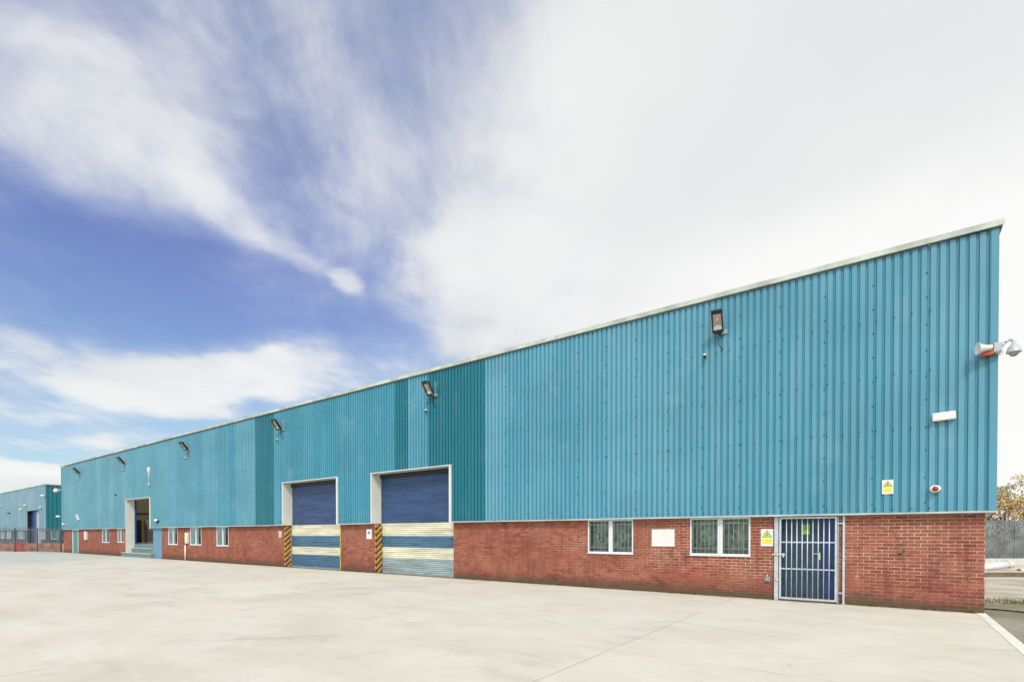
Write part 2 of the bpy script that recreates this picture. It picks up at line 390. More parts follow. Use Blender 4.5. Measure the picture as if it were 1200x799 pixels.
# ------------------------------------------------------------------ main warehouse
wh = empty('warehouse', (0, 0, 0), 'long teal corrugated steel warehouse on a red brick base with two blue roller shutters', 'warehouse')
XL, XR, YF, ZT = -61.85, .14, -.14, 7.64
ZB = 2.08; DEP = 28.0
PITCH = .1535; GD = .028
def profile(a, b, phase=-.93):
    """x positions and depth of a trapezoid sheet from a to b"""
    k0 = math.floor((a-phase)/PITCH)-1; pts = []
    k = k0
    while phase+k*PITCH < b+PITCH:
        c = phase+k*PITCH
        pts += [(c-.031, 0), (c-.021, GD), (c+.021, GD), (c+.031, 0)]; k += 1
    def at(x):
        for (x0, d0), (x1, d1) in zip(pts[:-1], pts[1:]):
            if x0 <= x <= x1: return d0+(d1-d0)*(x-x0)/max(1e-9, x1-x0)
        return 0
    return [(a, at(a))]+[p for p in pts if a+1e-4 < p[0] < b-1e-4]+[(b, at(b))]
def sheet(mb, a, b, z0, z1, f=None, phase=-.93):
    f = f or (lambda x, d, z: (x, YF+d, z))
    pr = profile(a, b, phase)
    V = [(mb.bm.verts.new(f(x, d, z0)), mb.bm.verts.new(f(x, d, z1))) for x, d in pr]
    for p, q in zip(V[:-1], V[1:]):
        mb.bm.faces.new((p[0], q[0], q[1], p[1]))
OPEN = [(-46.17, -41.87), (-25.55, -21.25), (-18.88, -14.52)]; ZO = 4.08
RUNS = [(-61.85, -46.0, 'clad_grey', None), (-46.0, -38.8, 'clad_teal', None), (-38.8, -31.0, 'clad', None),
        (-31.0, -30.15, 'clad_mid', 'slightly darker teal cladding sheet'), (-30.15, -28.19, 'clad', None),
        (-28.19, -26.39, 'clad_dark', 'deep teal cladding sheets left of the farther shutter'), (-26.39, -17.47, 'clad_mid', None),
        (-17.47, -16.73, 'clad_dark', 'narrow deep teal cladding strip above the nearer shutter'), (-16.73, -15.62, 'clad', None),
        (-15.62, -12.89, 'clad_dark', 'deep teal cladding sheets right of the nearer shutter'), (-12.89, .14, 'clad', None)]
for (a, b, mk, lab) in RUNS:
    mb = MB()
    cuts = sorted(set([a, b]+[c for o in OPEN for c in o if a < c < b]))
    for p, q in zip(cuts[:-1], cuts[1:]):
        mid = (p+q)/2; inop = any(o[0] < mid < o[1] for o in OPEN)
        sheet(mb, p, q, ZO if inop else ZB, ZT)
    if b > -36:   # screw heads: purlin rows and sheet laps
        k = 0
        def screw(x, z):
            if any(o[0] < x < o[1] for o in OPEN) and z < ZO+.05: return
            mb.cyl((x, YF+.012, z), (x, YF-.012, z), .019, .012, n=7, mi=1)
        while True:
            x = -.93+.034-k*PITCH*2; k += 1
            if x < a: break
            if x > b-.02: continue
            for z in (2.16, 3.87, 5.06, 6.30): screw(x+random.uniform(-.003, .003), z+random.uniform(-.015, .015))
        k = 0
        while True:
            x = -.93-.034-k*.921; k += 1
            if x < a: break
            if x > b-.02: continue
            for j in range(10): screw(x, 2.28+.535*j+random.uniform(-.03, .03))
    o = mb.build('cladding_panel', [M[mk], M['screw']], wh, recalc=False)
    if lab: o['label'] = lab
# gable and rear cladding, roof
mb = MB(); sheet(mb, YF, DEP, ZB, ZT, lambda x, d, z: (XR-d, x, z)); mb.build('gable_cladding', M['clad_side'], wh, recalc=False)
mb = MB(); sheet(mb, YF, DEP, ZB, ZT, lambda x, d, z: (XL+d, x, z))
mb.build('gable_cladding', M['clad_side'], wh, recalc=False)
mb = MB(); mb.box(XL+.05, XR-.05, DEP-.05, DEP, 0, ZT); mb.build('rear_wall', M['clad_grey'], wh)
mb = MB()
for (x0, x1, y0, y1) in ((XL+.05, -60.5, .0, DEP-.06), (-39.5, XR-.05, .0, DEP-.06), (-60.5, -39.5, 9.0, DEP-.06), (-60.5, -39.5, 0, .8)):
    mb.box(x0, x1, y0, y1, 7.30, 7.36)
mb.build('roof', M['roofing'], wh)  # roof left open above the entry room to let sky light in
# brick plinth
WINS = [(-51.74, -50.2, .98), (-48.4, -47.15, 1.02), (-39.33, -37.95, .96), (-36.16, -34.67, .97), (-32.75, -31.35, .96), (-8.97, -7.52, 1.05), (-5.90, -4.40, 1.06)]
DOORS = [(-59.30, -57.70), (-46.25, -40.37), (-25.64, -21.22), (-18.79, -14.47), (-3.77, -2.51)]
ZS = 2.035
mb = None
cuts = sorted([-61.8, 0]+[c for w in WINS for c in w[:2]]+[c for d in DOORS for c in d])
for p, q in zip(cuts[:-1], cuts[1:]):
    mid = (p+q)/2
    if any(d[0] < mid < d[1] for d in DOORS):
        if mb: mb.build('brick_wall', M['brick'], wh)
        mb = None; continue
    mb = mb or MB(); z1 = ZS
    for w in WINS:
        if w[0] < mid < w[1]: z1 = w[2]
    mb.box(p, q, 0, .22, 0, z1)
mb.build('brick_wall', M['brick'], wh)
each_box('gable_brick_wall', [(-.22, -.001, .221, DEP-.1, 0, ZS), (-61.8, -61.58, .221, DEP-.1, 0, ZS)], M['brick'], wh)
# flashing (drip) between openings, soffit, coping, corner trim
mb = MB(); fl = [XL-.02]+[c for o in OPEN for c in o]+[XR+.03]
for i in range(0, len(fl), 2):
    a, b = fl[i], fl[i+1]
    x = a
    while x < b-.01:
        e = min(x+3.0, b); dz = random.uniform(-.004, .004)
        mb.box(x+.001, e-.001, -.175, -.168, 2.035+dz, 2.075+dz); mb.box(x+.001, e-.001, -.168, -.10, 2.068+dz, 2.075+dz); x = e
    mb.box(a+.01, b-.01, -.160, .0, 2.040, 2.047)
mb.box(.0, XR+.03, -.1, DEP, 2.040, 2.047)
mb.build('drip_flashing', M['flash'], wh)
mb = MB(); x = XL-.06; i = 0
while x < XR+.05:
    e = min(x+3.05, XR+.06); dz = random.uniform(-.005, .005)
    mb.prism([(x+.001, 7.672+dz), (e-.003, 7.672+dz), (e-.003, 7.79+dz), (x+.001, 7.79+dz)], -.205, -.195)
    mb.box(x+.001, e-.003, -.195, .35, 7.78+dz, 7.79+dz)
    mb.box(x+.001, e-.003, -.195, -.172, 7.672+dz, 7.679+dz)
    mb.box(e-.06, e+.02, -.209, -.206, 7.675+dz, 7.788+dz)
    mb.cyl((e-.1, -.21, 7.73), (e-.1, -.2, 7.73), .012, n=6); x = e; i += 1
mb.box(XR+.05, XR+.06, -.19, DEP, 7.655, 7.80); mb.box(XR-.35, XR+.05, .352, DEP, 7.79, 7.80)
mb.build('coping', M['coping'], wh)
mb = MB(); mb.box(.035, XR+.012, YF-.012, YF-.006, ZB+.002, ZT-.002); mb.box(XR+.006, XR+.012, YF-.006, YF+.14, ZB+.002, ZT-.002); mb.build('corner_trim', M['clad'], wh)
mb = MB(); mb.box(XL-.012, XL+.10, YF-.012, YF-.006, ZB+.002, ZT-.002); mb.box(XL-.012, XL-.006, YF-.006, YF+.14, ZB+.002, ZT-.002)
mb.build('corner_trim', M['clad'], wh)
# dark backing so nothing shows through behind the sheets
mb = MB()
for a, b in ((-61.7, -46.3), (-41.75, -25.65), (-21.15, -19.0), (-14.4, 0)):
    mb.box(a, b, -.09, -.08, 2.06, 7.3)
mb.build('liner_panel', M['dark'], wh)
# opening linings above the brick (front trim, reveals, head)
for (a, b), low in zip(OPEN, (0, 2.05, 2.05)):
    mb = MB()
    mb.box(a-.045, a+.012, -.185, .36, low, ZO+.02)                       # left reveal
    mb.box(b-.012, b+.075, -.185, .36, 2.05 if low else 1.98, ZO+.02)     # right reveal
    mb.box(a-.07, b+.10, -.190, .36, ZO+.021, ZO+.055)                    # head
    mb.build('opening_lining', M['lining'], wh)
# roller shutters
def shutter(a, b, bands):
    mb = MB(); n = 10; z = .03
    zt = ZO+.02; rows = int((zt-z)/.075)
    yy = .335
    for r in range(rows+1):
        z0 = z+r*.075
        mi = 0
        for (lo, hi, m_) in bands:
            if lo <= z0+.03 < hi: mi = m_
        prof = [(0, 0), (.008, -.006), (.022, -.014), (.040, -.016), (.056, -.012), (.067, -.004), (.071, .004), (.075, 0)]
        jit = random.uniform(-.002, .002)
        sag = random.uniform(-.003, .003)
        for (p, q) in zip(prof[:-1], prof[1:]):
            segs = 6
            for s in range(segs):
                xa = a+(b-a)*s/segs; xb = a+(b-a)*(s+1)/segs
                wv = lambda t: jit+sag*math.sin(t*2.3+r)
                if z0+q[0] > zt: continue
                mb.quad([(xa, yy+p[1]+wv(xa), z0+p[0]), (xb, yy+p[1]+wv(xb), z0+p[0]), (xb, yy+q[1]+wv(xb), z0+q[0]), (xa, yy+q[1]+wv(xa), z0+q[0])], mi)
    bmesh.ops.remove_doubles(mb.bm, verts=mb.bm.verts[:], dist=.0004)
    o = mb.build('roller_shutter', [M['sblue'], M['scream'], M['sblue2'], M['sgrey']], wh, recalc=False)
    mb = MB(); mb.box(a+.02, b-.02, .30, .335, .0, .05, bev=.004); mb.build('bottom_rail', M['galvd'], o)
    each_box('guide_channel', [(a-.03, a+.05, .295, .31, .0, ZO), (b-.05, b+.03, .295, .31, .0, ZO)], M['galvd'], o)
    mb = MB(); mb.box(a-.2, b+.2, .36, .38, 0, 4.3); mb.build('shutter_backing', M['dark'], o)
    mb = MB(); mb.box(a+.01, b-.01, .255, .31, 3.93, ZO+.015, bev=.004); mb.build('head_shade_strip', M['black'], o)  # black strip standing in for the shade under the opening head
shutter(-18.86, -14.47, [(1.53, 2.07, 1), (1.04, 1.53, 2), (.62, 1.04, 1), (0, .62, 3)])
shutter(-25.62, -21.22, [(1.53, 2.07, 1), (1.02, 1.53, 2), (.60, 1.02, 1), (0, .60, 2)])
# striped corner guards
for a in (-18.79, -25.64):
    mb = MB(); mb.box(a+.001, a+.012, -.012, .285, .01, 2.02); mb.box(a-.055, a+.012, -.012, -.002, .01, 2.02)
    mb.build('striped_corner_guard', M['hazard'], wh)
mb = MB(); mb.box(-21.232, -21.221, -.012, .285, .01, 2.02); mb.box(-21.232, -21.18, -.012, -.002, .01, 2.02)
mb.build('yellow_corner_guard', plain('worn_yellow_paint', (.50, .42, .08), .6, var=.4, vs=9), wh)

# windows
def window(a, b, z0, net=False, near=False):
    z1 = ZS-.002
    f = MB(); t = .036; y0, y1 = -.012, .06
    f.box(a, a+t, y0, y1, z0, z1, bev=.004); f.box(b-t, b, y0, y1, z0, z1, bev=.004)
    f.box(a+t, b-t, y0, y1, z0, z0+t*1.15, bev=.004); f.box(a+t, b-t, y0, y1, z1-t, z1, bev=.004)
    fo = f.build('window', M['upvc'], wh)
    mid = a+(b-a)*.535
    m_ = MB(); m_.box(mid-.03, mid+.03, y0-.003, y1, z0+t*1.15, z1-t, bev=.004)
    m_.box(mid-.095, mid-.03, y0+.012, y1-.01, z0+t*1.15, z1-t, bev=.004); m_.build('mullion', M['upvc'], fo)
    s_ = MB(); s_.box(a-.015, b+.015, -.035, .02, z0-.03, z0-.002, bev=.006); s_.build('sill', M['upvc'], fo)
    p_ = MB(); p_.quad([(a+t, .028, z0+t), (b-t, .028, z0+t), (b-t, .028, z1-t), (a+t, .028, z1-t)]); p_.build('pane', M['glass'], fo, recalc=False)
    g = MB()
    if near:
        for (xa, xb) in ((a+t, mid-.095), (mid+.03, b-t)):
            n = 5 if xb-xa < .65 else 6
            st = (xb-xa)/n
            for i in range(n+1):
                x = xa+.02+(xb-xa-.04)*i/n; g.cyl((x, .06, z0+.04), (x, .06, z1-.04), .013, n=6)
            for zz in (z0+.17, z1-.14): g.bar((xa, .075, zz), (xb, .075, zz), .016, .02)
            cx = (xa+xb)/2; cz = (z0+z1)/2
            for s in (-1, 1):   # ornamental lozenge and rings
                for (p_, q_) in (((cx, cz+s*.17), (cx+.09, cz)), ((cx, cz+s*.17), (cx-.09, cz))):
                    g.bar((p_[0], .045, p_[1]), (q_[0], .045, q_[1]), .010)
                
        g.bar((a+.3, .1, z0+.28), (a+.52, .1, z0+.28), .014)
        g.build('security_grille', M['grille'], fo)
    else:
        g.box(a+t, b-.42, .036, .04, z0+.03, z1-.03); g.build('net_blind', M['curtain'], fo)
    r = MB(); r.box(a-.1, b+.1, .36, .37, z0-.3, z1+.2); r.build('room_backing', M['roomrefl'], fo)
for i, (a, b, z0) in enumerate(WINS): window(a, b, z0, near=i >= 5)

# green personnel door at the far end
mb = MB(); mb.box(-59.28, -57.72, .02, .06, 0, 2.03); d = mb.build('door', M['gdoor'], wh); d['label'] = 'green personnel door at the far end of the brick base'
mb = MB(); mb.box(-59.3, -59.2, -.01, .08, 0, 2.034); mb.box(-57.8, -57.7, -.01, .08, 0, 2.034); mb.box(-59.2, -57.8, -.01, .08, 1.96, 2.034); mb.build('door_frame', M['trim'], d)
mb = MB(); mb.cyl((-58.0, -.03, 1.05), (-57.86, -.03, 1.05), .012); mb.cyl((-57.88, .02, 1.05), (-57.88, -.03, 1.05), .012); mb.build('handle', M['galv'], d)

# entry bay with steps, blue infill panel and the room behind
mb = MB(); mb.box(-41.86+.075, -40.375, .0, .12, 0, ZS); o = mb.build('infill_panel', M['dblue'], wh); o['label'] = 'flat blue panel filling the plinth right of the steps'
st = MB(); st.box(-46.95, -41.62, -.22, .16, 0, .27); st.box(-46.12, -41.98, .16, .36, 0, .60); st.box(-46.12, -41.90, .36, .60, 0, .90)
so = st.build('entrance_steps', M['teal_step'], wh)
nb = MB(); nb.box(-46.97, -41.60, -.25, -.03, .272, .31, bev=.006); nb.box(-46.12, -41.96, .12, .30, .602, .64, bev=.006); nb.build('step_nosing', M['nosing'], so)
it = MB(); it.box(-60.3, -60.2, .5, 8.9, .9, 5.2); it.box(-60.2, -40, 8.8, 8.9, .9, 5.2); it.box(-40, -39.9, .5, 8.9, .9, 5.2)
it.box(-60.2, -46.2, .45, .5, .9, 5.2); it.build('interior_wall', M['wallcream'], wh)
it = MB(); it.box(-60.2, -40, .6, 8.8, .80, .90); it.build('interior_floor', M['galvd'], wh)
it = MB(); it.box(-54.05, -53.9, 1.5, 6.5, 3.30, 3.46); it.box(-54.0, -53.9, 1.4, 1.5, .9, 3.5); it.box(-54.0, -53.9, 6.5, 6.6, .9, 3.5); it.build('steel_beam', M['dark'], wh)
each_box('door_post', [(-46.12, -46.04, .37, .45, .9, ZO), (-41.95, -41.885, .30, .43, .9, ZO)], M['blue'], wh)

# security gate, door behind it and stay post
gt = MB(); gx0, gx1, gz0, gz1 = -3.735, -2.535, .04, 2.02
for x in (gx0, gx1-.045): gt.box(x, x+.045, -.075, -.035, gz0, gz1, bev=.004)
for z in (gz0, gz1-.045): gt.box(gx0+.045, gx1-.045, -.073, -.037, z, z+.045)
for z in (.76, 1.40): gt.box(gx0+.045, gx1-.045, -.062, -.05, z, z+.03)
for i in range(9):
    x = gx0+.045+(gx1-gx0-.09)*(i+1)/10; gt.cyl((x, -.056, gz0+.04), (x, -.056, gz1-.04), .0125, n=10)
gate = gt.build('security_gate', M['galv'], wh)
each_box('gate_post', [(-3.845, -3.755, -.06, .02, .0, 2.03), (-2.53, -2.512, -.03, .1, 0, 2.03)], M['galv'], gate, bev=.005)
g2 = MB(); g2.box(-3.88, -3.60, -.10, -.078, 1.10, 1.135); g2.box(-3.66, -3.62, -.112, -.08, 1.05, 1.15, bev=.005)
g2.build('latch', M['galv'], gate)
g2 = MB(); g2.cyl((-3.84, -.1, .50), (-3.72, -.1, .50), .012); g2.cyl((-3.80, -.1, .50), (-3.80, -.05, .50), .01); g2.build('gate_hinge', M['galv'], gate)
dr = MB(); dr.box(-3.77, -2.86, .16, .205, .08, 2.03); d = dr.build('door', M['navy'], wh); d['label'] = 'slate blue door leaf behind the barred gate'
h = MB(); h.cyl((-3.28, .16, 1.0), (-3.28, .12, 1.0), .022); h.build('knob', M['black'], d)
h = MB(); h.box(-2.93, -2.885, .13, .16, 1.0, 1.17, bev=.005); h.box(-3.05, -2.93, .125, .145, 1.13, 1.15); h.build('handle', M['cream'], d)
dr = MB(); dr.box(-2.855, -2.51, .13, .205, .08, 2.03); dr.box(-2.84, -2.80, .12, .13, .1, 2.02); d = dr.build('side_panel', M['blue'], wh); d['label'] = 'bright blue panel beside the slate door'
dr = MB(); dr.box(-3.77, -2.51, .10, .21, .0, .08); dr.build('door_threshold', M['timber'], wh)

# post beside the gate
po = MB(); po.box(-2.43, -2.385, -.07, -.03, 0, 2.03, bev=.004); po.box(-2.45, -2.365, -.09, -.01, 0, .012)
for z in (.25, .75, 1.25, 1.85): po.box(-2.42, -2.395, -.03, -.001, z, z+.03)
po.box(-2.53, -2.43, -.06, -.045, 1.84, 1.87); po.box(-2.5, -2.43, -.06, -.045, .24, .27)
tag(po.build('steel_post', M['galv']), 'slim galvanised steel post fixed to brick just right of the barred gate', 'post')

# ------------------------------------------------------------------ things on the facade
def floodlight_proto():
    t = empty('floodlight', (0, 0, 0), 'x', 'floodlight', 'black floodlights along the top of the warehouse')
    # tilt axis: lamp leans out at the top. local frame: u along lamp, n out of the glass
    base = Vector((0, -.13, -.22)); a = R(38)
    u = Vector((0, -math.sin(a), math.cos(a))); n = Vector((0, -math.cos(a), -math.sin(a)))
    rot = Matrix((( -1, 0, 0), (n.x*-1, n.y*-1, n.z*-1), (u.x, u.y, u.z))).transposed().to_4x4()
    def F(x, d, l): return base+Vector((x, 0, 0))+n*d+u*l
    W, L, D = .13, .56, .13
    b = MB()
    outer = [F(s*W, -.02, l) for s, l in ((-1, 0), (1, 0), (1, L), (-1, L))]
    lip = [F(s*W, .06, l) for s, l in ((-1, 0), (1, 0), (1, L), (-1, L))]
    inl = [F(s*(W-.018), .06, l) for s, l in ((-1, .05), (1, .05), (1, L-.07), (-1, L-.07))]
    back = [F(s*W*.7, -.10, l) for s, l in ((-1, .06), (1, .06), (1, L-.1), (-1, L-.1))]
    ins = [F(s*(W-.03), .03, l) for s, l in ((-1, .06), (1, .06), (1, L-.09), (-1, L-.09))]
    for A, B in ((back, outer), (outer, lip), (lip, inl), (inl, ins)):
        for i in range(4): b.quad([A[i], A[(i+1) % 4], B[(i+1) % 4], B[i]])
    b.quad(back[::-1]); b.quad(ins)
    b.cyl(F(-.06, -.1, .1), F(-.06, -.17, .1), .03); b.box(-.07, .07, -.11, -.05, -.24, -.12)
    bmesh.ops.remove_doubles(b.bm, verts=b.bm.verts[:], dist=.0005)
    b.build('housing', M['black'], t)
    r = MB(); r.quad([F(s*(W-.032), .034, l) for s, l in ((-1, .15), (1, .15), (1, L-.10), (-1, L-.10))])
    ro = r.build('reflector', M['refl'], t)
    r = MB(); r.prism([(0, 0)]*3, 0, .001) if False else None
    r.quad([F(-.10, .036, .07), F(.10, .036, .07), F(.10, .036, .14), F(.03, .036, .19), F(-.03, .036, .19), F(-.10, .036, .14)])
    r.build('reflector_lip', M['white'], ro)
    r = MB(); r.cyl(F(0, .042, .24), F(0, .042, .36), .012); r.build('bulb', M['cream'], t)
    for s in (-1, 1):
        r = MB(); r.bar(F(s*.142, .06, .0), F(s*.142, .06, L), .006, .02); r.build('edge_trim', M['yellowedge'], t)
    k = MB()
    for x in (.10, .19): k.box(x-.018, x+.018, -.012, .0, -.22, .28)
    k.box(-.05, .20, -.05, -.012, -.24, -.19); k.box(.08, .21, -.06, .0, -.26, -.16)
    k.build('bracket', M['galvd'], t)
    c = MB(); c.tube([(.03, -.06, -.24), (.0, -.05, -.36), (-.01, -.03, -.46), (.05, -.02, -.56), (.09, -.012, -.62)], .007, n=6)
    c.cyl((.09, -.0, -.63), (.09, -.03, -.63), .022, n=10); c.build('cable', M['black'], t)
    return t
M['yellowedge'] = plain('dull_yellow_edge', (.30, .30, .12), .5)
fl_spots = [(-5.15, 6.98, 'largest floodlight, nearest, alone on the light teal wall above the window pair'),
            (-15.35, 6.98, 'black floodlight over the deep teal sheets above the nearer roller shutter'),
            (-25.65, 6.93, 'black floodlight just right of the deep teal strip, above the farther roller shutter'),
            (-35.95, 6.93, 'black floodlight between the open doorway and the farther roller shutter, above small windows'),
            (-46.3, 6.93, 'black floodlight nearly above the left edge of the open doorway with steps'),
            (-56.5, 6.93, 'farthest and smallest floodlight, near the left end of the long warehouse')]
pf = floodlight_proto()
for i, (x, z, lab) in enumerate(fl_spots):
    o = pf if i == 0 else copy_tree(pf); o.location = (x, YF, z); o['label'] = lab
    o.rotation_euler = (0, 0, R(8) if i == 0 else R(random.uniform(-4, 4)))
def photocell_proto():
    t = empty('photocell', (0, 0, 0), 'x', 'light sensor', 'light sensors below the floodlights')
    b = MB(); b.cyl((0, 0, 0), (0, -.05, 0), .03); b.lathe([(.0, .05), (.03, .045), (.045, .02), (.045, 0), (.0, 0)], Matrix.Translation((0, -.07, .0)), 14); b.build('cap', M['cream'], t)
    b = MB(); b.cyl((0, -.07, 0), (0, -.07, -.07), .036, .028); b.build('lens', M['black'], t); return t
pp = photocell_proto()
near = ['above the window pair', 'over the deep teal sheets', 'above the farther roller shutter', 'right of the open doorway', 'above the open doorway', 'near the far left end']
for i, (x, z, lab) in enumerate(fl_spots):
    o = pp if i == 0 else copy_tree(pp); o.location = (x-.33, YF, 6.25)
    o['label'] = 'tiny cream and black light sensor under the floodlight '+near[i]

def label_thing(o, lab, cat, group=None): return tag(o, lab, cat, group)
# bulkhead light
t = empty('bulkhead_light', (-.67, YF, 4.04), 'white rounded rectangular bulkhead light on teal wall near right corner', 'wall light', rz=0)
b = MB(); b.boxm(Matrix.Translation((0, -.045, 0)) @ Matrix.Rotation(R(-2), 4, 'Y'), .38, .09, .17, 0, .028); b.build('diffuser', M['white'], t)
b = MB(); b.box(-.17, .17, -.012, .012, -.07, .07); b.box(-.1, -.07, -.03, .0, -.105, -.08); b.box(.07, .10, -.03, .0, -.105, -.08); b.build('base_plate', M['galvd'], t)
# alarm beacon
t = empty('alarm_beacon', (-.80, YF, 2.55), 'round white alarm beacon with dark red lens low on teal wall near right corner', 'alarm beacon')
Mx = Matrix.Rotation(R(90), 4, 'X')
b = MB(); b.lathe([(.0, 0), (.085, 0), (.095, .02), (.085, .06), (.06, .085), (.0, .085)], Mx, 24); o = b.build('base', M['white'], t); o.scale = (1.1, 1, .85)
b = MB(); b.lathe([(.05, .07), (.052, .11), (.04, .14), (.0, .15)], Mx, 20); b.build('lens', M['red'], t)
# horn speaker with orange junction
t = empty('horn_speaker', (-.02, YF-.02, 5.25), 'white horn speaker with orange mounting, pointing left at the top right corner', 'horn speaker')
ax = Matrix.Translation((0, -.16, .02)) @ Matrix.Rotation(R(-90), 4, 'Y') @ Matrix.Rotation(R(18), 4, 'X')
b = MB(); b.lathe([(.0, -.06), (.052, -.06), (.054, .0), (.062, .05), (.078, .10), (.10, .145), (.125, .17), (.118, .172), (.085, .14), (.05, .09), (.03, .05), (.0, .05)], ax, 28); b.build('horn', M['white'], t)
b = MB(); b.boxm(Matrix.Translation((.0, -.07, -.075)) @ Matrix.Rotation(R(-8), 4, 'Y'), .20, .12, .07, 0, .01); b.boxm(Matrix.Translation((.05, -.08, .07)), .10, .10, .05, 0, .01); b.box(-.02, .03, -.03, .02, -.08, .1); b.build('mounting', M['orange'], t)
# dome camera
t = empty('dome_camera', (.10, YF-.03, 5.28), 'pale grey dome camera hanging from an arm beyond the top right corner', 'security camera')
b = MB(); b.box(-.03, .09, -.12, .03, -.10, .08, bev=.01); b.box(.0, .08, -.10, .0, -.125, -.10); b.build('mount_box', M['greycam'], t)
b = MB(); b.tube([(.08, -.05, .0), (.13, -.06, .06), (.19, -.06, .10), (.25, -.06, .10), (.262, -.06, .03)], .026, n=12); b.build('arm', M['greycam'], t)
b = MB(); Dm = Matrix.Translation((.265, -.06, -.14))
b.lathe([(.0, .19), (.03, .19), (.042, .15), (.075, .11), (.10, .06), (.112, .0), (.118, -.012), (.108, -.018), (.07, -.02), (.0, -.02)], Dm, 28); b.build('shell', M['greycam'], t)
b = MB(); b.lathe([(.068, -.02), (.068, -.04), (.056, -.068), (.03, -.085), (.0, -.09)], Dm, 24); b.build('dome', M['refl'], t)
b = MB(); b.tube([(.03, -.05, -.12), (.06, -.05, -.17), (.10, -.05, -.14), (.11, -.05, -.05)], .006, n=6); b.build('cable', M['white'], t)

# signs
def warn_sign(x0, x1, z0, z1, y, lab):
    w, h = x1-x0, z1-z0
    t = empty('warning_sign', ((x0+x1)/2, y, (z0+z1)/2), lab, 'sign')
    b = MB(); b.box(-w/2, w/2, -.006, 0, -h/2, h/2, bev=.0015); b.build('board', M['white'], t)
    tw = w*.40; zb = h*.02; zt = h*.43
    b = MB(); b.prism([(-tw, zb), (tw, zb), (0, zt)], -.0085, -.006); tr = b.build('triangle', M['black'], t)
    b = MB(); b.prism([(-tw*.86, zb+h*.022), (tw*.86, zb+h*.022), (0, zt-h*.045)], -.0105, -.0086); b.build('triangle_face', M['ygreen'], tr)
    b = MB(); s = h; b.prism([(.03*s, .27*s), (-.05*s, .15*s), (-.005*s, .155*s), (-.035*s, .06*s), (.05*s, .19*s), (.005*s, .185*s)], -.0125, -.0107); b.build('lightning_bolt', M['black'], tr)
    b = MB(); b.box(-w*.38, w*.38, -.0085, -.006, -h*.36, -h*.06); b.build('yellow_band', M['yellow'], t)
    return t
warn_sign(-4.155, -3.875, 1.31, 1.735, -.002, 'white and yellow warning sign on brick just left of the barred gate')
warn_sign(-1.705, -1.50, 2.48, 2.79, YF-.002, 'small white and yellow warning sign on teal cladding right of the gate')
b = MB(); b.box(-6.96, -6.32, -.025, -.002, 1.27, 1.745, bev=.003); b.cyl((-6.64, -.03, 1.72), (-6.64, -.02, 1.72), .01, n=6)
tag(b.build('blank_board', M['white']), 'blank white rectangular board on brick between the two near windows', 'board')
t = empty('gate_sign', (-3.20, .158, 1.72), 'small green notice on the slate door behind the gate bars', 'sign')
b = MB(); b.box(-.09, .09, -.004, 0, -.12, .12); b.build('board', M['green'], t)
b = MB(); b.box(-.075, .075, -.007, -.004, -.1, -.03); b.build('band', M['ygreen'], t)
t = empty('notice', (-19.24, -.002, 1.62), 'small white notice with grey emblem on the brick pier between shutters', 'sign')
b = MB(); b.box(-.17, .17, -.008, 0, -.21, .2); b.build('board', M['white'], t)
b = MB(); b.lathe([(.075, 0), (.075, .003), (.0, .003)], Matrix.Translation((0, -.008, .06)) @ Mx, 18); b.build('emblem', M['galvd'], t)
b = MB(); b.box(-26.22, -25.95, -.008, -.002, 1.45, 1.78); tag(b.build('notice', plain('faded_notice', (.48, .48, .46), .6, var=.3, vs=8)), 'faded grey notice on brick left of the farther shutter', 'sign')
# stub pipe and fitting near the gate
b = MB(); b.cyl((-4.0, -.005, .50), (-4.0, -.07, .50), .035); b.cyl((-4.0, -.05, .5), (-4.0, -.05, .62), .02); b.box(-4.06, -3.94, -.02, -.002, .44, .56, bev=.004)
tag(b.build('water_tap', M['galvd']), 'small grey tap fitting low on brick left of the gate', 'tap')
b = MB(); b.cyl((-1.37, -.002, 1.20), (-1.37, -.05, 1.22), .045, .035, n=10); b.cyl((-1.3, -.002, 1.27), (-1.3, -.03, 1.27), .03, n=9)
tag(b.build('pipe_stub', M['timber']), 'rusty cut pipe stub in the brick right of the gate', 'pipe stub')
# junction box with conduit and small camera
t = empty('junction_box', (-41.95, YF, 5.98), 'cream square junction box with a thin conduit above the open doorway', 'junction box')
b = MB(); b.box(-.17, .17, -.08, 0, -.15, .15, bev=.015); b.build('enclosure', M['cream'], t)
b = MB(); b.box(-.09, .09, -.06, 0, -.27, -.15, bev=.01); b.cyl((.05, -.04, -.27), (.05, -.04, -.80), .022); b.build('conduit', M['white'], t)
b = MB(); b.box(.02, .10, -.1, 0, -1.1, -.82, bev=.01); b.box(.10, .19, -.09, -.0, -1.1, -.95, bev=.01); b.build('switch_box', M['greycam'], t)
t = empty('entrance_camera', (-40.62, YF, 2.47), 'small black and white camera on teal wall right of the doorway', 'security camera')
b = MB(); b.lathe([(.0, .0), (.13, .0), (.13, .05), (.0, .05)], Mx, 16); b.build('base', M['black'], t)
b = MB(); b.lathe([(.0, .16), (.08, .14), (.12, .06), (.11, .0)], Matrix.Translation((0, -.1, .0)), 16); b.build('dome', M['white'], t)
b = MB(); b.box(.12, .22, -.06, 0, -.06, .05); b.box(-.24, -.14, -.06, 0, -.06, .05); b.build('side_sensor', M['black'], t)
b = MB(); b.lathe([(.0, .0), (.07, .0), (.06, .08), (.0, .1)], Matrix.Translation((-48.2, YF, 4.55)) @ Mx, 14); tag(b.build('motion_sensor', M['black']), 'tiny dark motion sensor on teal wall left of the doorway head', 'sensor')
b = MB(); b.boxm(Matrix.Translation((-56.85, YF-.1, 3.05)) @ Matrix.Rotation(R(14), 4, 'X'), .30, .16, .48, 0, .03); tag(b.build('wall_light', M['white']), 'white wedge shaped wall light above the brick near the far green door', 'wall light')
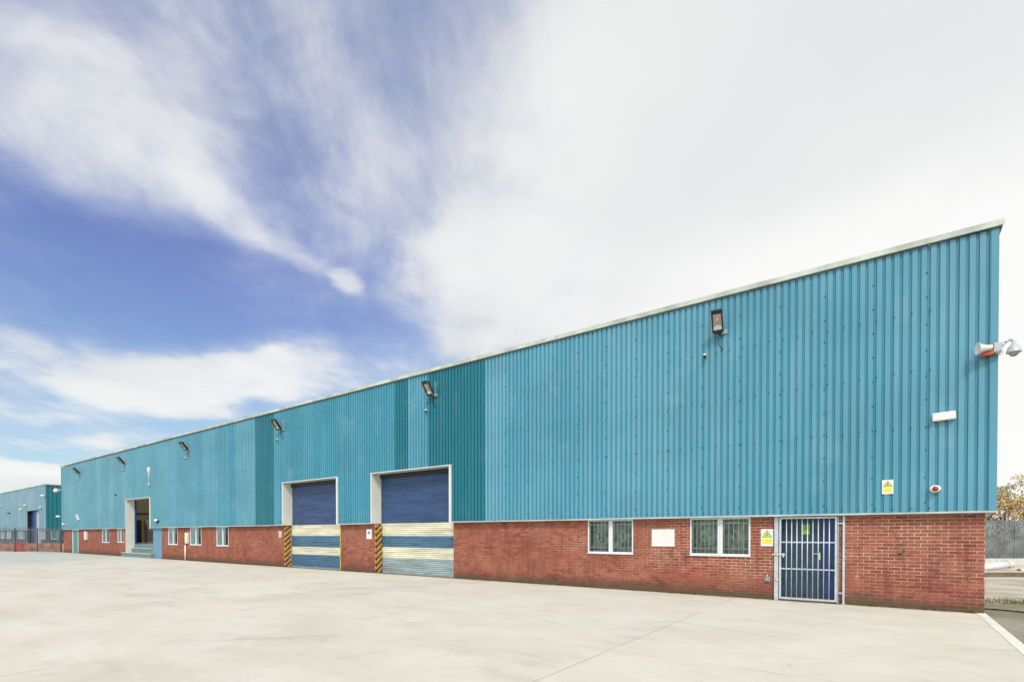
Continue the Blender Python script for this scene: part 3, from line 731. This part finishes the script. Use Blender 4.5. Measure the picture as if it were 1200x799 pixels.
b = MB(); b.box(-61.3, -60.9, YF-.12, YF, 2.45, 2.62, bev=.03); tag(b.build('wall_light', M['white']), 'flat white light just above the brick at the far left corner', 'wall light')
b = MB(); b.lathe([(.0, .18), (.12, .14), (.17, .05), (.16, .0), (.0, .0)], Matrix.Translation((-62.0, -.35, 3.15)), 16); b.cyl((-61.95, -.16, 3.2), (-62.0, -.35, 3.25), .03)
tag(b.build('corner_camera', M['white']), 'small white dome camera low on the far left corner of the warehouse', 'security camera')
b = MB(); b.lathe([(.0, .30), (.12, .25), (.19, .12), (.21, .0), (.14, -.05), (.0, -.05)], Matrix.Translation((-62.1, -.45, 5.45)) @ Matrix.Rotation(R(15), 4, 'Y'), 18); b.cyl((-61.9, -.16, 5.6), (-62.1, -.45, 5.6), .04)
tag(b.build('dome_light', M['cream']), 'cream dome light projecting from the far left corner, higher than the camera', 'wall light')
# meter boxes and standpipe on brick
b = MB(); b.box(-36.62, -36.28, -.13, -.002, 1.05, 1.72, bev=.015); b.box(-36.60, -36.30, -.14, -.131, 1.08, 1.69, bev=.004)
tag(b.build('meter_box', M['cream']), 'cream meter box on brick between the two windows right of the doorway', 'meter box')
b = MB(); b.cyl((-36.70, -.06, .0), (-36.70, -.06, .92), .05); b.cyl((-36.70, -.06, .92), (-36.70, -.06, .96), .065)
tag(b.build('standpipe', M['cream']), 'short cream vertical pipe at the foot of the brick right of doorway', 'pipe')
b = MB(); b.box(-36.99, -36.93, -.012, -.001, 0, 2.0); tag(b.build('movement_joint', M['black']), 'dark vertical trunking strip up the brick left of the cream pipe', 'joint')  # raised dark strip marking the movement joint in the brick
b = MB(); b.box(-55.65, -55.25, -.14, -.002, 1.15, 1.85, bev=.015); b.box(-55.62, -55.28, -.15, -.141, 1.18, 1.82, bev=.004)
tag(b.build('meter_box', M['white']), 'white meter box on brick between the green door and far windows', 'meter box')
# stock inside the doorway
b = MB(); b.box(-54.6, -54.1, 1.9, 3.45, .9, 2.85, bev=.01); b.box(-54.1, -54.07, 2.0, 2.65, 1.0, 2.75); b.box(-54.1, -54.07, 2.7, 3.35, 1.0, 2.75)
tag(b.build('cabinet', M['black']), 'dark tall cabinet standing inside the open doorway', 'cabinet')
b = MB(); b.box(-53.5, -53.38, 3.52, 3.66, .9, 2.5, bev=.01); tag(b.build('timber_plank', M['timber']), 'upright timber plank leaning inside the open doorway', 'plank')
b = MB(); b.box(-54.4, -54.0, 3.70, 4.6, 1.9, 2.9, bev=.02); b.box(-54.3, -54.1, 3.75, 3.82, .9, 1.9); b.box(-54.3, -54.1, 4.45, 4.52, .9, 1.9)
tag(b.build('machine', plain('machine_grey', (.30, .29, .27), .5)), 'pale grey boxed machine on legs inside the open doorway', 'machine')

# ------------------------------------------------------------------ neighbouring building (left)
nb = empty('neighbouring_warehouse', (-85.3, 3.8, 0), 'smaller teal clad warehouse standing behind the palisade fence', 'warehouse')
mb = MB()
def f2(x, d, z): return (x, d, z)
for (a, b, lo) in ((-40, -8.5, 2.1), (-8.5, -3.0, 4.7), (-3.0, 0, 2.1)): sheet(mb, a, b, lo, 7.7, f2, phase=0)
mb.build('front_cladding', M['clad_far'], nb, recalc=False)
mb = MB(); k = 0.
while k < 24:
    for (p, q, dd, de) in ((0, .20, 0, 0), (.20, .24, 0, .07), (.24, .37, .07, .07), (.37, .41, .07, 0)):
        mb.quad([(-dd, k+p, 2.1), (-de, k+q, 2.1), (-de, k+q, 7.7), (-dd, k+p, 7.7)])
    k += .41
mb.build('side_cladding', M['dark_far'], nb, recalc=False)
each_box('plinth_wall', [(-40, -8.5, .12, .3, 0, 2.1), (-3.0, -.1, .12, .3, 0, 2.1), (-.3, -.1, .301, 24, 0, 2.1)], plain('slate_plinth', (.075, .11, .13), .7, var=.4, vs=1.5), nb)
mb = MB(); mb.box(-40, .08, -.06, .4, 7.7, 7.82); mb.box(-.3, .08, .4, 24, 7.7, 7.82); mb.build('coping', M['coping'], nb)
mb = MB(); mb.box(-40, -.1, .3, 24, 7.4, 7.5); mb.box(-40, -39.8, .3, 24, 0, 7.4); mb.box(-40, -.1, 23.8, 24, 0, 7.4); mb.build('roof', M['roofing'], nb)
mb = MB(); mb.box(-8.56, -8.5, -.03, .6, 0, 4.72); mb.box(-8.5, -3.0, -.03, .6, 4.66, 4.70); mb.build('doorway_lining', M['black'], nb)
mb = MB(); mb.box(-8.5, -5.4, .35, .5, 0, 4.66); mb.build('door', M['blue'], nb)
mb = MB(); mb.box(-5.4, -3.0, .25, .5, 0, 4.66); mb.build('door_surround', plain('pale_violet_panel', (.38, .42, .52), .5), nb)
def w2(a, b, side=False):
    f = MB(); p = MB()
    if not side:
        f.box(a, a+.08, .05, .12, 1.0, 2.08); f.box(b-.08, b, .05, .12, 1.0, 2.08); f.box(a+.08, b-.08, .05, .12, 1.0, 1.08); f.box((a+b)/2-.04, (a+b)/2+.04, .05, .12, 1.08, 2.08)
        p.box(a+.08, b-.08, .10, .118, 1.08, 2.08)
    else:
        f.box(-.1, -.03, a, a+.08, 1.0, 2.08); f.box(-.1, -.03, b-.08, b, 1.0, 2.08); f.box(-.1, -.03, a+.08, b-.08, 1.0, 1.08)
        p.box(-.098, -.07, a+.08, b-.08, 1.08, 2.08)
    fo = f.build('window', M['upvc'], nb); p.build('pane', M['farpane'], fo)
for a, b in ((-37, -35), (-33, -31), (-29, -27), (-24.5, -22.5), (-20.5, -18.5), (-14.0, -11.0), (-2.6, -1.0)): w2(a, b)
w2(.5, 1.2, True)
def lamp2(name, x, y, z, s, lab, cat, mk='white'):
    b = MB(); b.lathe([(.0, .34*s), (.25*s, .3*s), (.5*s, .12*s), (.55*s, .0), (.35*s, -.08*s), (.0, -.08*s)], Matrix.Translation((x, y-.3*s, z)), 16)
    b.cyl((x, y, z+.2*s), (x, y-.3*s, z+.2*s), .06*s); b.box(x-.15*s, x+.15*s, y-.06, y, z-.05, z+.35*s)
    return tag(b.build(name, M[mk]), lab, cat)
lamp2('dome_light', -85.5, 3.7, 6.3, .50, 'large white dome light on the near corner of the far left warehouse', 'wall light')
lamp2('dome_light', -94.6, 3.8, 5.45, .42, 'small white dome light above and left of the far left doorway', 'wall light')
lamp2('dome_light', -109.0, 3.8, 5.8, .5, 'white dome light at the far left edge of the far warehouse wall', 'wall light')
lamp2('motion_sensor', -96.8, 3.8, 4.95, .4, 'small pale sensor box left of the far left doorway head', 'sensor', 'cream')
lamp2('motion_sensor', -87.2, 3.8, 4.95, .35, 'small pale sensor box right of the far left doorway head', 'sensor', 'cream')
lamp2('motion_sensor', -103.5, 3.8, 4.6, .4, 'tiny dark sensor on the far left warehouse wall', 'sensor', 'black')
# arched shelter behind the fence
t = empty('arched_shelter', (-84, -4.6, 0), 'low blue grey arched shelter behind the left fence', 'shelter')
mb = MB(); n = 24; RX = 5.2
for i in range(n):
    a0, a1 = math.pi*i/n, math.pi*(i+1)/n
    for (r, flip) in ((1, 0), (.985, 1)):
        mb.quad([(RX*r*math.cos(a0), 0, 2.0+.85*r*math.sin(a0)), (RX*r*math.cos(a1), 0, 2.0+.85*r*math.sin(a1)), (RX*r*math.cos(a1), 2.6, 2.0+.85*r*math.sin(a1)), (RX*r*math.cos(a0), 2.6, 2.0+.85*r*math.sin(a0))], smooth=True)
mb.prism([(RX*math.cos(math.pi*i/n), 2.0+.85*math.sin(math.pi*i/n)) for i in range(n+1)], .0, .03)
mb.build('canopy', plain('blue_grey_canopy', (.14, .30, .38), .5), t)
mb = MB()
for x in (-5.1, 5.1):
    for y in (.1, 2.5): mb.box(x-.05, x+.05, y-.05, y+.05, 0, 2.02)
mb.build('post', M['palisade'], t)

# ------------------------------------------------------------------ palisade fences
def palisade(name, P0, P1, h, lab, pw=.07, gap=.155, post=2.75, mat='palisade', rails=(.35, -.32), solid=False):
    P0 = Vector((*P0, 0)); P1 = Vector((*P1, 0)); L = (P1-P0).length; ang = math.atan2(P1.y-P0.y, P1.x-P0.x)
    t = empty(name, P0, lab, 'fence', rz=ang)
    mb = MB(); x = 0
    while x < L:
        z = h+random.uniform(-.01, .01); w = pw/2
        poly = [(x-w, .05-.06), (x+w, -.01), (x+w, z-.08), (x, z), (x-w, z-.08)]
        mb.prism(poly, -.012+random.uniform(-.002, .002), .0); x += gap
    mb.build('pales', M[mat], t)
    mb = MB()
    for r in rails:
        z = r if r > 0 else h+r
        mb.box(0, L, .001, .045, z-.025, z+.025)
    mb.build('rails', M[mat], t)
    n = int(L/post)
    for i in range(n+1):
        mb = MB(); mb.box(i*post-.04, i*post+.04, .05, .13, -.06, h-.1); mb.build('post', M[mat], t)
    return t
palisade('palisade_fence', (-61.9, -.15), (-94, -13.4), 2.28, 'grey see-through palisade fence between the two teal warehouses', gap=.19, pw=.05)
palisade('palisade_fence', (.6, 28.8), (30, 50.1), 2.55, 'solid looking grey close boarded fence below the autumn trees', pw=.125, gap=.158, rails=(.35, -.30), mat='palisade_pale')
# things behind the left fence
fe_d = Vector((-32.1, -13.25, 0)).normalized(); fe_n = Vector((fe_d.y, -fe_d.x, 0)) * -1
def behind(s, off): 
    p = Vector((-61.9, -.15, 0)) + fe_d*s + Vector((-.38, .92, 0))*off; return p
ang = math.atan2(fe_d.y, fe_d.x)+math.pi
def barrier(s, off, w, h, mk, lab, name='traffic_barrier'):
    p = behind(s, off); t = empty(name, (p.x, p.y, -.06), lab, 'barrier', rz=ang)
    b = MB(); b.prism([(-w/2, 0), (w/2, 0), (w/2, h*.3), (w/2*.9, h), (-w/2*.9, h), (-w/2, h*.3)], -.12, .12); b.build('panel', M[mk], t)
    b = MB(); b.box(-w/2*.8, -w/2*.4, -.2, .2, 0, .08); b.box(w/2*.4, w/2*.8, -.2, .2, 0, .08); b.build('foot', M['black'], t)
barrier(6.3, .8, .95, .82, 'rplast', 'red plastic traffic barrier behind the far left fence')
barrier(7.0, 1.0, .5, .95, 'orange', 'orange plastic traffic barrier left of the red one behind the fence')
barrier(9.2, .8, .38, .98, 'white', 'white upright plastic barrier at the far left behind the fence')
# low brick planter wall seen through the fence
p0 = behind(.3, 1.8); t = MB(); 
L = 26
t.box(-L, 0, 0, .22, 0, .82); o = t.build('low_wall', M['brick2']); o.location = (p0.x, p0.y, -.06); o.rotation_euler = (0, 0, ang)
tag(o, 'low orange brick wall behind the far left palisade fence', 'wall')

# ------------------------------------------------------------------ right side strip
t = empty('white_pipe', (2.2, 17.9, -.03), 'white plastic pipe lying by the right fence, open end showing', 'pipe', 'white pipes lying on the side path', rz=R(36))
b = MB(); b.lathe([(.14, -2.2), (.15, -2.2), (.15, 1.0), (.105, 1.0), (.105, -2.2)], Matrix.Translation((0, 0, .16)) @ Matrix.Rotation(R(84), 4, 'Y'), 20)
b.build('pipe_wall', M['white'], t)
b = MB(); b.lathe([(.165, .80), (.165, 1.01), (.15, 1.01)], Matrix.Translation((0, 0, .16)) @ Matrix.Rotation(R(84), 4, 'Y'), 20); b.build('collar', M['cream'], t)
o = copy_tree(t); o.location = (5.0, 19.6, -.03); o['label'] = 'white plastic pipe farther from the brick corner, nearer the fence end'
b = MB(); b.box(-1.2, 2.4, -.12, .12, 0, .16, bev=.01); o = b.build('timber_sleeper', M['timber']); o.location = (1.5, 12.8, -.03); o.rotation_euler = (0, 0, R(37))
tag(o, 'dark timber sleeper lying on the pale side path', 'timber sleeper')
b = MB(); b.box(-2.2, 5, -.3, .3, 0, .35, bev=.02); o = b.build('concrete_block', plain('pale_block', (.52, .52, .48), .85, var=.15)); o.location = (3.6, 23.6, -.03); o.rotation_euler = (0, 0, R(37))
tag(o, 'long low pale concrete block in front of the right fence', 'concrete block')
b = MB(); pts = [Vector((.1+.18*i, 1.35-.06*i+.05*math.sin(i*.9), -.045)) for i in range(14)]; b.tube(pts, .014, n=6)
tag(b.build('hose', M['black']), 'thin black hose lying on rough ground by the brick corner', 'hose')
# moss tufts on the side path and weeds along the foot of the wall
def tufts(name, pts, mat, h, lab, cat):
    mb = MB()
    for (x, y, z) in pts:
        for k in range(4):
            a = random.uniform(0, 6.28); l = h*random.uniform(.4, 1); w = l*.18
            dx, dy = math.cos(a), math.sin(a); ln = random.uniform(.2, .7)*l
            mb.bm.faces.new([mb.bm.verts.new(q) for q in ((x-dy*w, y+dx*w, z), (x+dy*w, y-dx*w, z), (x+dx*ln, y+dy*ln, z+l))])
    return tag(mb.build(name, mat, recalc=False), lab, cat, kind='stuff')
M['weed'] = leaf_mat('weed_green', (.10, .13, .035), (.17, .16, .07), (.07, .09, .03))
pts = []
for i in range(2600):  # real weeds, thickened to stand in for contact shadow too
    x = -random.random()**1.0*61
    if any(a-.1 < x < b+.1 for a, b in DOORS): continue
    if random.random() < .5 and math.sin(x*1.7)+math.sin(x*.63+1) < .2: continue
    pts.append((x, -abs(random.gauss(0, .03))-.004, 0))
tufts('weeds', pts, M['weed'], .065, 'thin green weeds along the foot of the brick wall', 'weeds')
pts = [(random.gauss(1.2, .7), random.gauss(3.0, .5), -.03) for i in range(2200)]
pts = [p for p in pts if p[0] > .08 and p[1] > 2.22]
tufts('moss', pts, M['weed'], .03, 'green moss and grass patch on the pale side path', 'moss')

# ------------------------------------------------------------------ autumn trees behind the right fence
LM = [leaf_mat('autumn_leaves', (.50, .34, .14), (.62, .45, .22), (.34, .21, .09)), leaf_mat('pale_autumn_leaves', (.66, .57, .34), (.76, .70, .48), (.48, .36, .17)), leaf_mat('olive_leaves', (.36, .32, .13), (.46, .38, .18), (.24, .18, .07))]
def tree(x, y, h, r, lab, mk, nleaf=5200, bushy=.25, name='autumn_tree'):
    t = empty(name, (x, y, -.06), lab, 'tree', 'autumn trees behind the right fence')
    tr = MB(); 
    tr.cyl((0, 0, 0), (0, .05, h*.45), .16, .09, n=9)
    tips = []
    for i in range(16):
        a = random.uniform(0, 6.28); z0 = h*random.uniform(.12, .45); L = random.uniform(.45, .95)*r
        p1 = Vector((math.cos(a)*L*.5, math.sin(a)*L*.5, z0+h*.14)); p2 = Vector((math.cos(a)*L, math.sin(a)*L, min(h*.9, z0+h*random.uniform(.25, .5))))
        tr.cyl((0, 0, z0), p1, .055, .035, n=6); tr.cyl(p1, p2, .035, .012, n=5); tips.append(p2)
        for k in range(4):
            p3 = p2+Vector((random.uniform(-.5, .5), random.uniform(-.5, .5), random.uniform(.1, .8))); tr.cyl(p2, p3, .012, .004, n=4); tips.append(p3)
    tr.build('trunk', M['bark'], t)
    cr = MB(); clumps = []
    for i in range(60):
        z = h*(bushy+(1-bushy)*random.random()**1.2); rr = r*math.sqrt(random.random())*math.sqrt(max(.08, 1-((z/h-.45)/.6)**2))
        a = random.uniform(0, 6.28); clumps.append((Vector((rr*math.cos(a), rr*math.sin(a), z)), random.uniform(.25, .75)*(1.2-z/h*.6)))
    for tp in tips: clumps.append((tp, .28))
    for i in range(nleaf):
        c, s = random.choice(clumps); p = c+Vector((random.gauss(0, s*.55), random.gauss(0, s*.55), random.gauss(0, s*.45)))
        if p.z > h*1.05 or p.z < .1: continue
        q = Vector((random.gauss(0, 1), random.gauss(0, 1), random.gauss(0, 1))).normalized(); w = q.orthogonal().normalized(); v2 = q.cross(w)
        sz = random.uniform(.05, .11)
        cr.bm.faces.new([cr.bm.verts.new(k) for k in (p-w*sz, p+v2*sz*.6, p+w*sz, p-v2*sz*.6)])
    cr.build('crown', LM[mk], t, recalc=False)
tree(3.5, 36.5, 4.7, 2.6, 'low brown leaved tree seen just past the warehouse corner above the fence', 0, bushy=.1)
tree(8.2, 39.5, 5.9, 3.0, 'taller pale golden tree beside the low brown one behind the close boarded fence', 1, bushy=.2)
tree(6.0, 43.0, 5.4, 3.0, 'dark olive brown tree set back between the brown and golden ones', 2, bushy=.1)
tree(12.5, 43.5, 6.6, 3.3, 'largest pale tree, farther along the close boarded fence', 1)
tree(17.5, 47.0, 6.2, 3.2, 'brown tree at the far end of the close boarded fence', 0)
tree(0.5, 39.0, 4.6, 2.8, 'brown tree mostly hidden by the warehouse corner behind the fence', 0)

# ------------------------------------------------------------------ sky, clouds, sun
w = bpy.data.worlds.new('World'); scn.world = w; w.use_nodes = True
nt = w.node_tree; ns = nt.nodes; ln = nt.links
bg = ns['Background']
SUN_EL = R(48); SUN_AZ = math.atan2(-.35, -.94)     # direction towards the sun in x,y: from the camera side, a little left
sx, sy = .55, -.83
sky = N(nt, 'ShaderNodeTexSky', sky_type='NISHITA'); sky.sun_disc = False; sky.sun_elevation = SUN_EL
sky.sun_rotation = math.atan2(sx, sy); sky.altitude = 0; sky.air_density = 1.0; sky.dust_density = .6; sky.ozone_density = 2.5
tc = N(nt, 'ShaderNodeTexCoord'); D = tc.outputs['Generated']
rot = N(nt, 'ShaderNodeMapping'); rot.inputs['Rotation'].default_value = (0, 0, -YAW); ln.new(D, rot.inputs[0])
sp = N(nt, 'ShaderNodeSeparateXYZ'); ln.new(rot.outputs[0], sp.inputs[0])
dx, dy, dz = sp.outputs
az = math_n(nt, 'MULTIPLY', math_n(nt, 'ARCTAN2', dx, dy), 57.29578)
el = math_n(nt, 'MULTIPLY', math_n(nt, 'ARCSINE', dz), 57.29578)
# cloud-sheet coordinates: a flat layer high above
zz = math_n(nt, 'MAXIMUM', math_n(nt, 'ADD', dz, .12), .02)
cp = N(nt, 'ShaderNodeCombineXYZ'); ln.new(math_n(nt, 'DIVIDE', dx, zz), cp.inputs[0]); ln.new(math_n(nt, 'DIVIDE', dy, zz), cp.inputs[1])
def rotm(vec, ang, s, off=(0, 0, 0)):
    m_ = N(nt, 'ShaderNodeMapping'); m_.inputs['Rotation'].default_value = (0, 0, ang); ln.new(vec, m_.inputs[0]); return scaled(nt, m_.outputs[0], s, off)
streak = noise(nt, rotm(cp.outputs[0], R(-11), (1.9, 1.05, 1), (3.1, 1.7, 0)), 1.3, 10, .62, .5)
fluff = noise(nt, rotm(cp.outputs[0], R(20), (1.6, 1.3, 1), (7.3, 2.2, 0)), 1.5, 9, .62, .5)
softn = noise(nt, rotm(cp.outputs[0], R(0), (1, 1, 1), (1.3, 9.2, 0)), .8, 4, .5)
wrp = N(nt, 'ShaderNodeTexNoise'); wrp.inputs['Scale'].default_value = 1.7; wrp.inputs['Detail'].default_value = 6; ln.new(cp.outputs[0], wrp.inputs['Vector'])
ae = N(nt, 'ShaderNodeCombineXYZ'); ln.new(az, ae.inputs[0]); ln.new(el, ae.inputs[1])
wv = N(nt, 'ShaderNodeVectorMath', operation='SUBTRACT'); ln.new(wrp.outputs['Color'], wv.inputs[0]); wv.inputs[1].default_value = (.5, .5, .5)
ws = N(nt, 'ShaderNodeVectorMath', operation='MULTIPLY'); ln.new(wv.outputs[0], ws.inputs[0]); ws.inputs[1].default_value = (16, 11, 0)
aw = N(nt, 'ShaderNodeVectorMath', operation='ADD'); ln.new(ae.outputs[0], aw.inputs[0]); ln.new(ws.outputs[0], aw.inputs[1])
def blob(a, e, ra, re, rt, wt):
    m_ = N(nt, 'ShaderNodeMapping', vector_type='TEXTURE'); m_.inputs['Location'].default_value = (a, e, 0)
    m_.inputs['Rotation'].default_value = (0, 0, R(rt)); m_.inputs['Scale'].default_value = (ra, re, 1)
    ln.new(aw.outputs[0], m_.inputs[0]); g = N(nt, 'ShaderNodeTexGradient', gradient_type='SPHERICAL'); ln.new(m_.outputs[0], g.inputs[0])
    return math_n(nt, 'MULTIPLY', ramp(nt, g.outputs['Fac'], 0, .75), wt)
BL = [(-42, 31, 18, 8.5, 4, .72), (-27, 29.4, 9.5, 3.4, -18, .42), (-21, 27.2, 7, 1.8, -24, .20), (-44, 9, 18, 9, 0, .3), (-17.0, 25.6, 2.4, 1.5, -10, .50), (-29, 15.0, 21, 5.0, 12, .95),
      (-4, 24, 14, 10, 25, .80), (36, 28, 50, 38, 0, 1.7), (14, 48, 34, 24, 0, .35), (-41, 3, 24, 5, 0, .9), (-16, 42, 26, 18, 0, .34), (-40, 40, 18, 10, -30, .36), (-30, 37, 13, 7, -50, .18),
      (44, 5, 24, 12, 0, 1.2), (-33, 23, 26, 6.5, -6, -.35), (-12, 31, 12, 13, -25, .22), (-22, 22, 10, 7, 10, .10)]
dens = None
for bb in BL:
    v_ = blob(*bb); dens = v_ if dens is None else math_n(nt, 'ADD', dens, v_)
tex = math_n(nt, 'ADD', math_n(nt, 'MULTIPLY', math_n(nt, 'SUBTRACT', streak, .5), 1.25), math_n(nt, 'MULTIPLY', math_n(nt, 'SUBTRACT', fluff, .5), 1.15))
dens = math_n(nt, 'ADD', dens, tex)
# outside the view the sky is a mix too
back = ramp(nt, math_n(nt, 'ABSOLUTE', az), 55, 80, 0, .6); dens = math_n(nt, 'ADD', dens, back)
mask = ramp(nt, dens, -.42, 1.18, 0, .97)
glow = blob(48, 8, 55, 30, 0, 1.0)
cshade = ramp(nt, math_n(nt, 'ADD', softn, math_n(nt, 'MULTIPLY', glow, .5)), .35, .85)
ccol = mixc(nt, cshade, (.53, .54, .54), (.645, .645, .63))
ccol = mixc(nt, ramp(nt, mask, .25, .85), (.37, .42, .53), ccol)
# unseen bright cloud round the sun, added behind the camera for soft frontal fill
sdn = Vector((sx, sy, 1.0)).normalized()
dt = N(nt, 'ShaderNodeVectorMath', operation='DOT_PRODUCT'); ln.new(D, dt.inputs[0]); dt.inputs[1].default_value = sdn
ccol = mixc(nt, ramp(nt, dt.outputs['Value'], .35, 1.0), ccol, (1.5, 1.45, 1.36))
skyc = N(nt, 'ShaderNodeVectorMath', operation='SCALE'); ln.new(sky.outputs[0], skyc.inputs[0]); skyc.inputs['Scale'].default_value = .085
skt = mixc(nt, 1.0, skyc.outputs[0], mixc(nt, ramp(nt, el, 6, 28), (1.0, 1.10, 1.04), (1.14, .98, 1.24)), 'MULTIPLY')
final = mixc(nt, mask, skt, ccol)
ln.new(final, bg.inputs[0]); bg.inputs[1].default_value = 1.0
# the node colours above carry the sky at 0.105; put it in the strength instead
SK = .105
inv = N(nt, 'ShaderNodeVectorMath', operation='SCALE'); ln.new(final, inv.inputs[0]); inv.inputs['Scale'].default_value = 1/SK
ln.new(inv.outputs[0], bg.inputs[0]); bg.inputs[1].default_value = SK

sd = bpy.data.lights.new('sun', 'SUN'); sd.energy = 1.5; sd.angle = R(10); sd.color = (1, .96, .90)
so = bpy.data.objects.new('sun', sd); COL.objects.link(so)
dirv = Vector((sx*math.cos(SUN_EL), sy*math.cos(SUN_EL), math.sin(SUN_EL)*1.0))
so.rotation_euler = dirv.to_track_quat('Z', 'Y').to_euler(); so.location = (0, -20, 30)

vs = scn.view_settings; vs.view_transform = 'Standard'; vs.look = 'None'; vs.gamma = 1; vs.exposure = .62; vs.use_curve_mapping = False
scn.cycles.use_denoising = True; scn.cycles.max_bounces = 8; scn.cycles.transparent_max_bounces = 12
scn.render.film_transparent = False
